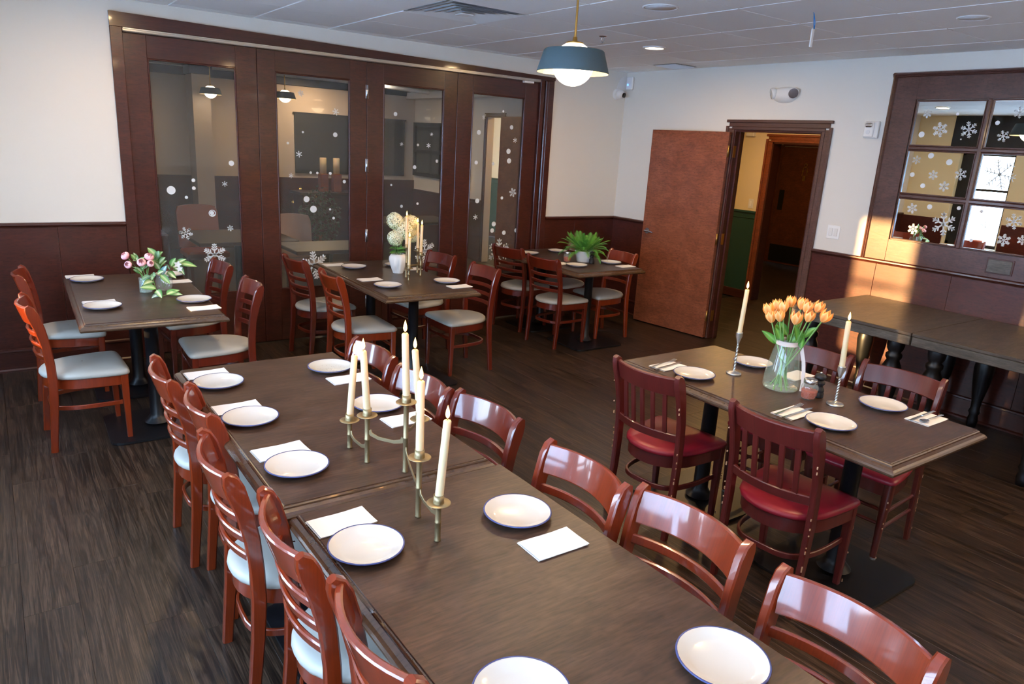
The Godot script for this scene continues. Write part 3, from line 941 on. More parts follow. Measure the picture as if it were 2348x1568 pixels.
# ------------------------------------------------------------------ west wall with windows (behind the camera's left)
func windows():
	var wins := [[0.72, 1.50], [2.15, 3.45], [3.85, 5.45], [5.9, 7.6]]
	var y0 := 0.66
	var y1 := 2.10
	var w := MB.new()
	var z := -0.12
	for k in wins:
		w.box(Vector3(WEST - 0.125, CEIL * 0.5 + 0.02, (z + k[0]) * 0.5), Vector3(0.25, CEIL + 0.08, k[0] - z))
		w.box(Vector3(WEST - 0.125, y0 * 0.5, (k[0] + k[1]) * 0.5), Vector3(0.25, y0, k[1] - k[0]))
		w.box(Vector3(WEST - 0.125, (y1 + CEIL + 0.06) * 0.5, (k[0] + k[1]) * 0.5), Vector3(0.25, CEIL + 0.06 - y1, k[1] - k[0]))
		z = k[1]
	w.box(Vector3(WEST - 0.125, CEIL * 0.5 + 0.02, (z + SOUTH + 0.1) * 0.5), Vector3(0.25, CEIL + 0.08, SOUTH + 0.1 - z))
	struct("wall_west", w, M.cream, "cream wall with tall windows opposite the mirror", "wall")
	var hd := struct("trim_13", null, null, "black painted band above the windows", "moulding")
	part("band", span(Vector3(WEST, 2.17, 0.55), Vector3(WEST + 0.012, CEIL, SOUTH)), M.black, hd)
	var wz := [0.0, 0.70, 1.52, 2.13, 3.47, 3.83, 5.47, 5.88, 7.62, SOUTH]
	var ws := struct("trim_14", null, null, "dark mahogany wainscot under the windows", "wainscot")
	for i in wz.size() - 1:
		var isw := i in [1, 3, 5, 7]
		part("panel", span(Vector3(WEST, 0, wz[i] + 0.001), Vector3(WEST + 0.012, 0.64 if isw else 1.05, wz[i + 1] - 0.001)), M.mahog_b, ws)
	for i in 4:
		var k = wins[i]
		var o := struct("window_%d" % [1, 2, 3, 4][i], null, null, ["tall black framed window with a terracotta pot on its sill", "second tall window in the cream wall", "wide tall window beside the camera", "tall window behind the camera"][i], "window")
		for s in [0, 1]:
			part("frame", span(Vector3(WEST - 0.16, y0, k[0] if s == 0 else k[1] - 0.05), Vector3(WEST - 0.10, y1, k[0] + 0.05 if s == 0 else k[1])), M.black, o)
			part("frame", span(Vector3(WEST - 0.16, y0 if s == 0 else y1 - 0.05, k[0]), Vector3(WEST - 0.10, y0 + 0.05 if s == 0 else y1, k[1])), M.black, o)
		part("meeting_rail", span(Vector3(WEST - 0.15, 1.52, k[0]), Vector3(WEST - 0.11, 1.555, k[1])), M.black, o)
		part("pane", span(Vector3(WEST - 0.131, y0, k[0]), Vector3(WEST - 0.130, y1, k[1])), M.pane, o)
		part("sill", span(Vector3(WEST - 0.10, y0 - 0.03, k[0] - 0.02), Vector3(WEST + 0.03, y0, k[1] + 0.02), 0.004), M.white, o)
	part("frame_post", span(Vector3(WEST - 0.17, y0, 0.77), Vector3(WEST - 0.09, y1, 0.965)), M.black, get_node("window_1"))
	var tp := thing("terracotta_pot", "terracotta pot on the window sill", "pot", Vector3(WEST - 0.03, y0, 1.22))
	part("body", MB.new().lathe([Vector2(0, 0), Vector2(0.05, 0), Vector2(0.068, 0.09), Vector2(0.075, 0.09), Vector2(0.076, 0.115), Vector2(0.068, 0.115), Vector2(0.06, 0.09), Vector2(0, 0.085)], 24), M.terra, tp)
	var bt := thing("glass_bottle", "clear glass bottle beside the terracotta pot on the sill", "bottle", Vector3(WEST - 0.03, y0, 1.04))
	part("body", MB.new().lathe([Vector2(0, 0), Vector2(0.04, 0), Vector2(0.04, 0.16), Vector2(0.014, 0.21), Vector2(0.014, 0.27)], 20), M.jar, bt)
	struct("ground", span(Vector3(-60, -0.5, -40), Vector3(WEST - 0.3, -0.3, 50)), M.outside, "pale ground outside the windows", "ground")
	var nb := thing("building", "long pale building across the street outside the windows", "building", Vector3(-31, -0.3, 13))
	part("wall", span(Vector3(-1, 0, -17.7), Vector3(1, 5.6, 22)), M.outside, nb)
	part("roof", span(Vector3(-1.3, 5.6, -17.7), Vector3(1.3, 5.8, 22)), M.white, nb)

# ------------------------------------------------------------------ fixtures on the ceiling and walls
func pendant(at: Vector3, s: float, label: String, e: float, ceil_y: float):
	var o := thing("pendant_lamp", label, "pendant lamp", at)
	part("lamp_shade", MB.new().lathe([Vector2(0.197 * s, 0), Vector2(0.199 * s, 0.004 * s), Vector2(0.166 * s, 0.112 * s), Vector2(0.160 * s, 0.118 * s), Vector2(0.060 * s, 0.122 * s)], 48), M.shade, o)
	part("shade_lining", MB.new().lathe([Vector2(0.055 * s, 0.119 * s), Vector2(0.158 * s, 0.114 * s), Vector2(0.162 * s, 0.110 * s), Vector2(0.195 * s, 0.003 * s), Vector2(0.197 * s, 0)], 48), M.shade_in, o)
	var gp := []
	for i in 15:
		var a := -PI / 2 + PI * i / 14.0
		gp.append(Vector2(max(0.0, cos(a) * 0.115 * s), (0.045 + sin(a) * 0.115) * s))
	part("globe", MB.new().lathe(gp, 32), M.globe, o)
	part("neck", MB.new().lathe([Vector2(0.060 * s, 0.112 * s), Vector2(0.056 * s, 0.124 * s), Vector2(0.044 * s, 0.152 * s), Vector2(0.0, 0.154 * s)], 28), M.globe, o)
	part("cap", MB.new().lathe([Vector2(0, 0.150 * s), Vector2(0.047 * s, 0.150 * s), Vector2(0.047 * s, 0.158 * s), Vector2(0.014 * s, 0.164 * s), Vector2(0.011 * s, 0.185 * s), Vector2(0, 0.187 * s)], 28), M.brass, o)
	var top := ceil_y - at.y
	part("rod", MB.new().tube([Vector3(0, 0.18 * s, 0), Vector3(0, top, 0)], 0.0062, 12), M.brass, o)
	part("canopy", MB.new().lathe([Vector2(0, top - 0.03), Vector2(0.02, top - 0.028), Vector2(0.06, top - 0.006), Vector2(0.062, top), Vector2(0, top)], 28), M.brass, o)
	omni(Vector3(0, 0.03 * s, 0), Color(1.0, 0.86, 0.66), e, 0.10 * s, "bulb_glow", o)

func fixtures():
	pendant(Vector3(-3.165, 2.205, 2.885), 1.0, "dark grey pendant lamp with a glowing white globe on a brass rod", 1.8, CEIL)
	pendant(Vector3(-1.1, 2.205, 6.3), 1.0, "dark grey pendant lamp outside the picture near the mirror", 2.6, CEIL)
	ceiling_disk(Vector3(-1.30, CEIL, 1.651), 2.4, Color(1, 0.84, 0.62), "bright round ceiling light above the fern table")
	ceiling_disk(Vector3(-4.95, CEIL, 1.10), 2.0, Color(1, 0.84, 0.62), "round ceiling light above the pink flower table")
	ceiling_disk(Vector3(-4.95, CEIL, 4.10), 2.2, Color(1, 0.84, 0.62), "round ceiling light above the long table")
	ceiling_disk(Vector3(-2.95, CEIL, 4.85), 2.2, Color(1, 0.84, 0.62), "round ceiling light above the tulip table")
	ceiling_disk(Vector3(-4.2, CEIL, 6.5), 2.2, Color(1, 0.84, 0.62), "round ceiling light behind the camera")
	# air diffuser in place of a tile
	var x0 := -0.386 - 0.6096 * 5.0
	var z0 := 0.1366 + 0.6096 * 2.0
	var df := thing("air_diffuser", "square stepped air diffuser set into the ceiling grid", "air vent", Vector3(x0 + 0.3048, CEIL, z0 + 0.3048))
	part("frame", _frame_ring(0.300, 0.262, -0.004, 0.004), M.white, df)
	for k in 4:
		var r := 0.262 - 0.054 * k
		part("cone", _frame_ring(r, r - 0.046, -0.004 - 0.001 * k, 0.007 - 0.001 * k), M.white, df)
	part("plate", bx(Vector3(0, -0.012, 0), Vector3(0.09, 0.006, 0.09), 0.002), M.white, df)
	part("duct", span(Vector3(-0.262, 0.0075, -0.262), Vector3(0.262, 0.0085, 0.262)), M.gridw, df)
	# return grille near the corner
	var gr := thing("return_grille", "grey slotted air grille in the ceiling near the corner", "air vent", Vector3(-0.26, CEIL, 0.93))
	part("frame", _frame_ring(0.155, 0.14, -0.006, -0.002), M.gridw, gr)
	part("backing", span(Vector3(-0.142, -0.002, -0.142), Vector3(0.142, -0.0005, 0.142)), M.black, gr)
	for k in 13:
		part("slat", MB.new().box(Vector3.ZERO, Vector3(0.0035, 0.012, 0.28), 0.0, Transform3D(Basis(Vector3(0, 0, 1), 0.6), Vector3(-0.126 + 0.021 * k, -0.006, 0))), M.gridw, gr)
	var sps := [[Vector3(-2.51, CEIL, 2.86), 0.105, "large round ceiling speaker behind the pendant rod"], [Vector3(-1.27, CEIL, 4.06), 0.085, "round ceiling speaker at the right above the mirror"]]
	for s in sps:
		var o := thing("ceiling_speaker", s[2], "speaker", s[0])
		part("rim", MB.new().lathe([Vector2(s[1] - 0.012, -0.003), Vector2(s[1] - 0.006, -0.007), Vector2(s[1], -0.004), Vector2(s[1] + 0.002, -0.0003)], 40), M.white, o)
		part("grille", MB.new().lathe([Vector2(0, -0.0045), Vector2(s[1] - 0.011, -0.003), Vector2(s[1] - 0.011, -0.0005), Vector2(0, -0.0003)], 40), M.gridw, o)
	var spk := thing("fire_sprinkler", "small metal fire sprinkler under the ceiling", "sprinkler", Vector3(-1.93, CEIL, 1.72))
	part("escutcheon", MB.new().lathe([Vector2(0, -0.008), Vector2(0.02, -0.007), Vector2(0.032, -0.0005), Vector2(0, -0.0002)], 20), M.steel, spk)
	part("frame", MB.new().tube([Vector3(-0.012, -0.006, 0), Vector3(-0.014, -0.03, 0), Vector3(0, -0.046, 0), Vector3(0.014, -0.03, 0), Vector3(0.012, -0.006, 0)], 0.003, 6), M.steel, spk)
	part("deflector", MB.new().lathe([Vector2(0, -0.050), Vector2(0.017, -0.050), Vector2(0.017, -0.047), Vector2(0, -0.046)], 12), M.steel, spk)
	var tg := thing("hanging_tag", "white tag hanging from a blue cord below the ceiling", "tag", Vector3(-1.87, CEIL, 3.46))
	part("cord", MB.new().tube([Vector3(-0.012, 0, 0), Vector3(-0.004, -0.008, 0), Vector3(0.010, -0.05, 0.004), Vector3(0.014, -0.085, 0.004), Vector3(0.009, -0.088, 0.004), Vector3(0.004, -0.05, 0.0), Vector3(-0.008, -0.004, 0)], 0.0025, 6), M.blue, tg)
	part("paper", MB.new().box(Vector3(0.004, -0.135, 0.002), Vector3(0.022, 0.10, 0.008), 0.002), M.white, tg)
	# wall things
	var em := thing("emergency_light", "white twin head emergency light above the doorway", "emergency light", Vector3(0, 2.372, 2.042))
	var body := []
	for i in 13:
		var v := -1.0 + 2.0 * i / 12.0
		var rr := sqrt(max(0.0, 1.0 - pow(abs(v), 2.6)))
		var row := []
		for j in 9:
			var a := -PI / 2 + PI * j / 8.0
			row.append(Vector3(-0.062 * rr * cos(a), -0.004 + 0.068 * rr * sin(a), v * 0.125))
		body.append(row)
	part("housing", MB.new().smooth(1).grid(body), M.white, em)
	for s in [-1.0, 1.0]:
		var hd := MB.new().lathe([Vector2(0, -0.02), Vector2(0.034, -0.018), Vector2(0.046, 0.0), Vector2(0.048, 0.024), Vector2(0.042, 0.028)], 22)
		var hn := part("lamp_head", hd, M.white, em, Vector3(-0.035, 0.010, s * 0.095))
		hn.transform = Transform3D(Basis(Quaternion(Vector3.UP, Vector3(-0.72, -0.25, s * 0.64).normalized())), hn.position)
		var ln := part("lens", MB.new().lathe([Vector2(0, 0.024), Vector2(0.030, 0.027), Vector2(0.042, 0.026)], 20), M.steel, em)
		ln.transform = hn.transform
	var fs := thing("fire_strobe", "white fire alarm strobe on the wall beside the mirror", "fire alarm", Vector3(0, 2.086, 2.894))
	part("body", span(Vector3(-0.030, -0.066, -0.056), Vector3(0, 0.066, 0.062), 0.006), M.plastic, fs)
	part("cover", span(Vector3(-0.044, -0.058, -0.052), Vector3(-0.026, 0.058, 0.030), 0.006), M.white, fs)
	part("strobe_lens", bx(Vector3(-0.052, 0.034, -0.008), Vector3(0.022, 0.034, 0.056), 0.008), M.steel, fs)
	part("sounder", MB.new().tube([Vector3(-0.040, -0.020, -0.012), Vector3(-0.046, -0.020, -0.012)], 0.017, 18), M.gridw, fs)
	var sw := thing("double_switch", "white double light switch between the doorway and the mirror", "light switch", Vector3(0, 1.241, 2.716))
	part("plate", span(Vector3(-0.006, -0.057, -0.058), Vector3(0, 0.057, 0.058), 0.002), M.white, sw)
	for s in [-1.0, 1.0]:
		part("rocker", MB.new().box(Vector3(-0.0075, 0, s * 0.023), Vector3(0.007, 0.066, 0.032), 0.002), M.plastic, sw)
	var se := thing("wifi_extender", "small white box with a blue light high in the corner", "sensor", Vector3(0, 2.52, 0.075))
	part("body", span(Vector3(-0.032, -0.068, -0.042), Vector3(0, 0.068, 0.05), 0.008), M.white, se)
	part("led", MB.new().tube([Vector3(-0.032, -0.014, -0.016), Vector3(-0.034, -0.014, -0.016)], 0.010, 14), M.led, se)
	omni(Vector3(-0.05, -0.014, -0.016), Color(0.35, 0.6, 1.0), 0.0004, 0.01, "led_glow", se)
	var cm := thing("security_camera", "white dome security camera on the wall in the corner", "security camera", Vector3(-0.115, 2.40, 0.0))
	part("base", MB.new().tube([Vector3(-0.015, 0, 0.0), Vector3(-0.015, 0, 0.035)], [0.058, 0.052], 24), M.white, cm)
	var ball := []
	for i in 9:
		var a := -PI / 2 + PI * i / 8.0
		ball.append(Vector2(max(0.0, cos(a) * 0.045), sin(a) * 0.045))
	part("eyeball", MB.new().lathe(ball, 22, Vector3(-0.004, 0, 0.052)), M.white, cm)
	var ld := Vector3(0.35, -0.25, 1.0).normalized()
	part("lens", MB.new().tube([Vector3(-0.004, 0, 0.052) + ld * 0.028, Vector3(-0.004, 0, 0.052) + ld * 0.052], 0.026, 20), M.lens, cm)
	part("cable", MB.new().tube([Vector3(-0.02, 0.05, 0.01), Vector3(-0.015, 0.11, 0.006), Vector3(0.03, 0.17, 0.006), Vector3(0.09, 0.2, 0.02)], 0.002, 5), M.plastic, cm)

func _frame_ring(o: float, i: float, y0: float, y1: float) -> MB:  # square sloped ring, outer edge at y0, inner at y1
	var m := MB.new()
	var c := [Vector2(-1, -1), Vector2(1, -1), Vector2(1, 1), Vector2(-1, 1)]
	for k in 4:
		var a: Vector2 = c[k]
		var b: Vector2 = c[(k + 1) % 4]
		for t in [0.0, 0.003]:
			m.quad(Vector3(a.x * o, y0 + t, a.y * o), Vector3(b.x * o, y0 + t, b.y * o), Vector3(b.x * i, y1 + t, b.y * i), Vector3(a.x * i, y1 + t, a.y * i))
	return m

# ------------------------------------------------------------------ tables
func table(called, label: String, x0: float, x1: float, z0: float, z1: float, top: float, m: Material, a := 0.0, base := "column") -> Node3D:
	var o := thing(called, label, "table", Vector3((x0 + x1) * 0.5, 0, (z0 + z1) * 0.5), a)
	var hx := (x1 - x0) * 0.5
	var hz := (z1 - z0) * 0.5
	part("tabletop", bx(Vector3(0, top - 0.012, 0), Vector3(hx * 2, 0.024, hz * 2), 0.0015), m, o)
	var prof := [Vector2(-0.004, -0.003), Vector2(0.004, -0.004), Vector2(0.007, -0.008), Vector2(0.008, -0.013), Vector2(0.013, -0.015), Vector2(0.020, -0.018), Vector2(0.027, -0.024), Vector2(0.031, -0.031), Vector2(0.031, -0.037), Vector2(0.027, -0.043), Vector2(0.018, -0.046), Vector2(-0.03, -0.046)]
	var e := MB.new()
	for k in prof.size() - 1:
		var p: Vector2 = prof[k]
		var q: Vector2 = prof[k + 1]
		var s := [Vector2(-1, -1), Vector2(-1, 1), Vector2(1, 1), Vector2(1, -1)]
		for j in 4:
			var c0: Vector2 = s[j]
			var c1: Vector2 = s[(j + 1) % 4]
			var P := func(c: Vector2, w: Vector2): return Vector3(c.x * (hx + w.x), top + w.y, c.y * (hz + w.x))
			e.quad(P.call(c0, q), P.call(c1, q), P.call(c1, p), P.call(c0, p))
	part("moulded_edge", e, M.oak_edge, o)
	if base == "column":
		for s in [-1.0, 1.0]:
			var zc: float = s * hz * 0.56
			part("column", MB.new().lathe([Vector2(0.075, 0.03), Vector2(0.052, 0.055), Vector2(0.040, 0.075), Vector2(0.038, top - 0.06), Vector2(0.11, top - 0.056), Vector2(0.11, top - 0.046)], 20, Vector3(0, 0, zc)), M.iron, o)
			var pl := PackedVector2Array()
			for k in 4:
				for j in 4:
					var an := PI * 0.5 * k + PI * 0.5 * j / 3.0
					var cc := Vector2([1, -1, -1, 1][k] * 0.22, [1, 1, -1, -1][k] * 0.20)
					pl.append(cc + Vector2(cos(an), sin(an)) * 0.06)
			part("foot_plate", MB.new().prism(pl, 0.014, Transform3D(Basis(Vector3.RIGHT, PI / 2), Vector3(0, 0.010, zc))), M.iron, o)
	return o

func oak_table(label: String, z0: float, z1: float):
	var top := 0.775
	var o := thing("oak_table", label, "table", Vector3(-0.545, 0, (z0 + z1) * 0.5))
	var hz := (z1 - z0) * 0.5 - 0.003
	part("tabletop", span(Vector3(-0.525, top - 0.022, -hz), Vector3(0.53, top, hz), 0.003), M.bench_oak, o)
	var f := span(Vector3(-0.522, top - 0.085, -hz + 0.002), Vector3(-0.497, top - 0.0225, hz - 0.002), 0.004)
	part("apron", f, M.bench_fascia, o)
	part("apron", span(Vector3(0.50, top - 0.085, -hz + 0.002), Vector3(0.525, top - 0.0225, hz - 0.002), 0.004), M.bench_fascia, o)
	for s in [-1.0, 1.0]:
		part("apron", span(Vector3(-0.497, top - 0.085, s * hz - (0.027 if s > 0 else 0.002 - 0.004)), Vector3(0.50, top - 0.0225, s * hz - (0.002 if s > 0 else -0.027)), 0.003), M.bench_fascia, o)
	var lp := [Vector2(0.0, 0.0), Vector2(0.030, 0.0), Vector2(0.036, 0.05), Vector2(0.028, 0.09), Vector2(0.040, 0.115), Vector2(0.030, 0.14), Vector2(0.034, 0.20), Vector2(0.056, 0.34), Vector2(0.066, 0.44), Vector2(0.060, 0.50), Vector2(0.040, 0.545), Vector2(0.052, 0.565), Vector2(0.052, 0.585), Vector2(0.038, 0.60), Vector2(0.052, 0.625), Vector2(0.056, 0.65), Vector2(0.056, top - 0.023), Vector2(0, top - 0.0225)]
	for x in [-0.42, 0.40]:
		for s in [-1.0, 1.0]:
			part("turned_leg", MB.new().lathe(lp, 20, Vector3(x, 0, s * (hz - 0.13))), M.iron, o)
	return o

func tables():
	table("dining_table", "far half of the long dark table, nearer the folding doors", -5.242, -4.540, 2.817, 4.230, H, M.oak[0], -0.006)
	table("dining_table", "near half of the long dark table, at the bottom of the picture", -5.218, -4.508, 4.275, 5.69, H - 0.016, M.oak[1])
	table("dining_table", "dark table under the pink flowers by the left wainscot", -5.495, -4.795, 0.404, 1.820, H, M.oak[2], -0.027)
	table("dining_table", "dark table with the white flowers and candles", -3.690, -2.985, 0.334, 1.745, H, M.oak[3], -0.018)
	table("dining_table", "dark table with the fern in the room corner", -1.70, -0.935, 0.12, 1.42, H, M.oak[2], -0.01)
	table("dining_table", "dark table with the orange tulips", -3.233, -2.524, 3.574, 4.995, H, M.oak[1], -0.009)
	oak_table("oak table against the right wall, its free end beside the doorway", 3.11, 4.0)
	oak_table("oak table against the right wall, cut by the picture's right edge", 4.0, 4.89)
	oak_table("third oak table further along the right wall", 4.89, 5.78)

# ------------------------------------------------------------------ chairs (local: facing +x)
func seat_outline() -> Array:
	var half := [Vector2(0.216, 0.0), Vector2(0.216, 0.10), Vector2(0.215, 0.17), Vector2(0.210, 0.205), Vector2(0.192, 0.219), Vector2(0.15, 0.220), Vector2(0.08, 0.215), Vector2(0.0, 0.205), Vector2(-0.07, 0.192), Vector2(-0.125, 0.168), Vector2(-0.170, 0.130), Vector2(-0.198, 0.085), Vector2(-0.212, 0.040), Vector2(-0.215, 0.0)]
	var out := half.duplicate()
	for i in range(half.size() - 2, 0, -1):
		out.append(Vector2(half[i].x, -half[i].y))
	return out

func ring_of(ol: Array, y: float, inset: float) -> Array:
	var r := []
	for p in ol:
		var k: float = 1.0 - inset / 0.22
		r.append(Vector3(p.x * k, y, -p.y * k))
	return r

func cushion(y: float, fat: float) -> MB:
	var ol := seat_outline()
	var m := MB.new().smooth(1)
	var rows := []
	for q in [[0.016, 0.0], [0.004, 0.004], [0.0, 0.014], [0.002, 0.026], [0.012, 0.036], [0.034, 0.043], [0.08, 0.048], [0.15, 0.051], [0.215, 0.052]]:
		rows.append(ring_of(ol, y + q[1] * fat, q[0]))
	# grid wants u x v outward: reverse ring order
	for i in rows.size() - 1:
		for j in ol.size():
			var k := (j + 1) % ol.size()
			m.quad(rows[i][j], rows[i][k], rows[i + 1][k], rows[i + 1][j])
	return m

func apron(y0: float, y1: float) -> MB:
	var ol := seat_outline()
	var a := ring_of(ol, y0, 0.014)
	var b := ring_of(ol, y1, 0.014)
	var m := MB.new().smooth(1)
	for j in ol.size():
		var k := (j + 1) % ol.size()
		m.quad(a[j], a[k], b[k], b[j])
	m.flat()
	m.cap(a, Vector3.DOWN)
	m.cap(b, Vector3.UP)
	return m

func rear_post(s: float) -> MB:
	var z := s * 0.188
	var pts := [Vector3(-0.196, 0.0, z), Vector3(-0.186, 0.12, z), Vector3(-0.173, 0.26, z), Vector3(-0.166, 0.40, z), Vector3(-0.168, 0.50, z), Vector3(-0.178, 0.61, z), Vector3(-0.198, 0.71, z), Vector3(-0.222, 0.79, z), Vector3(-0.234, 0.822, z), Vector3(-0.245, 0.840, z)]
	var sz := [Vector2(0.025, 0.036), Vector2(0.026, 0.038), Vector2(0.027, 0.042), Vector2(0.027, 0.046), Vector2(0.027, 0.045), Vector2(0.027, 0.046), Vector2(0.027, 0.052), Vector2(0.028, 0.058), Vector2(0.028, 0.048), Vector2(0.026, 0.022)]
	return MB.new().loft(pts, sz, Vector3(0, 0, 1), 0.005)

func bowed(y: float, x: float, bow: float, h: float, t: float, tilt: float, hw := 0.180, n := 13) -> MB:
	var p := []
	for i in n:
		var v := -1.0 + 2.0 * i / (n - 1.0)
		p.append(Vector3(x - bow * (1.0 - v * v), y, v * hw))
	return MB.new().loft(p, [Vector2(h, t)], Vector3(-tilt, 1, 0).normalized(), 0.004)

func hoop(y: float) -> MB:
	var p := []
	for i in 25:
		var a := PI * i / 24.0
		var v := cos(a)
		var u := sin(a)
		p.append(Vector3(0.165 - 0.345 * pow(u, 0.75), y, (0.178 + 0.012 * u) * sign(v) * pow(abs(v), 0.55)))
	return MB.new().loft(p, [Vector2(0.026, 0.013)], Vector3(0, 1, 0), 0.003)

func front_leg(s: float) -> MB:
	return MB.new().loft([Vector3(0.186, 0.0, s * 0.186), Vector3(0.184, 0.2, s * 0.188), Vector3(0.181, 0.415, s * 0.190)], [Vector2(0.026, 0.026), Vector2(0.033, 0.033), Vector2(0.040, 0.040)], Vector3(1, 0, 0), 0.004)

func ladder_chair(m: Material, label: String) -> Node3D:
	var o := thing("dining_chair", label, "chair")
	part("seat", cushion(0.404, 1.0), M.vinyl, o)
	part("seat_frame", apron(0.350, 0.405), m, o)
	for s in [-1.0, 1.0]:
		part("front_leg", front_leg(s), m, o)
		part("rear_post", rear_post(s), m, o)
	part("top_rail", bowed(0.778, -0.214, 0.050, 0.104, 0.019, 0.31), m, o)
	for y in [0.675, 0.608, 0.541]:
		part("slat", bowed(y, -0.176 - (y - 0.54) * 0.14, 0.044, 0.030, 0.015, 0.20), m, o)
	part("hoop_stretcher", hoop(0.235), m, o)
	part("front_stretcher", MB.new().loft([Vector3(0.178, 0.295, -0.18), Vector3(0.178, 0.295, 0.18)], [Vector2(0.022, 0.012)], Vector3.UP, 0.002), m, o)
	return o

func slat_chair(m: Material, label: String, round_legs := false) -> Node3D:
	var o := thing("slat_back_chair", label, "chair")
	part("seat", cushion(0.404, 0.85), M.wine, o)
	part("seat_frame", apron(0.345, 0.405), m, o)
	for s in [-1.0, 1.0]:
		if round_legs:
			part("front_leg", MB.new().tube([Vector3(0.182, 0.026, s * 0.184), Vector3(0.182, 0.2, s * 0.186), Vector3(0.180, 0.35, s * 0.190), Vector3(0.180, 0.41, s * 0.190)], [0.014, 0.019, 0.026, 0.026], 14), m, o)
			part("foot_glide", MB.new().tube([Vector3(0.182, 0.0, s * 0.184), Vector3(0.182, 0.028, s * 0.184)], [0.013, 0.0155], 12), M.pewter, o)
		else:
			part("front_leg", front_leg(s), m, o)
		part("rear_post", rear_post(s), m, o)
	part("top_rail", bowed(0.780, -0.215, 0.050, 0.096, 0.020, 0.31), m, o)
	var low := bowed(0.520, -0.176, 0.044, 0.042, 0.017, 0.10)
	part("lower_rail", low, m, o)
	for i in 5:
		var v := -0.66 + 0.33 * i
		var p0 := Vector3(-0.176 - 0.044 * (1.0 - v * v), 0.53, v * 0.18)
		var p1 := Vector3(-0.206 - 0.050 * (1.0 - v * v), 0.745, v * 0.18)
		part("slat", MB.new().loft([p0, p1], [Vector2(0.024, 0.010)], Vector3(0, 0, 1), 0.002), m, o)
	if round_legs:
		for y in [0.20, 0.27]:
			part("stretcher", MB.new().tube([Vector3(0.182, y, -0.18), Vector3(0.182, y, 0.18)], 0.009, 10), m, o)
		for s in [-1.0, 1.0]:
			for y in [0.17, 0.25]:
				part("stretcher", MB.new().tube([Vector3(-0.176, y, s * 0.185), Vector3(0.182, y, s * 0.185)], 0.009, 10), m, o)
	else:
		part("hoop_stretcher", hoop(0.235), m, o)
	var wear := MB.new()
	var r := RandomNumberGenerator.new()
	r.seed = 91 if round_legs else 92
	for k in 34:
		var s: float = [-1.0, 1.0][k % 2]
		var y := r.randf_range(0.05, 0.78)
		var x: float
		if k % 3 == 0:
			x = 0.19 + 0.010
			wear.box(Vector3(0.200 - 0.002, y * 0.5, s * (0.205)), Vector3(0.005, r.randf_range(0.004, 0.014), 0.004))
		else:
			x = lerp(-0.185, -0.166, clampf(y / 0.4, 0, 1)) if y < 0.4 else lerp(-0.166, -0.212, (y - 0.4) / 0.39)
			wear.box(Vector3(x - 0.022, y, s * 0.1995), Vector3(0.005, r.randf_range(0.004, 0.016), 0.004))
	part("chipped_paint", wear, M.worn, o).set_meta("kind", "stuff")
	return o

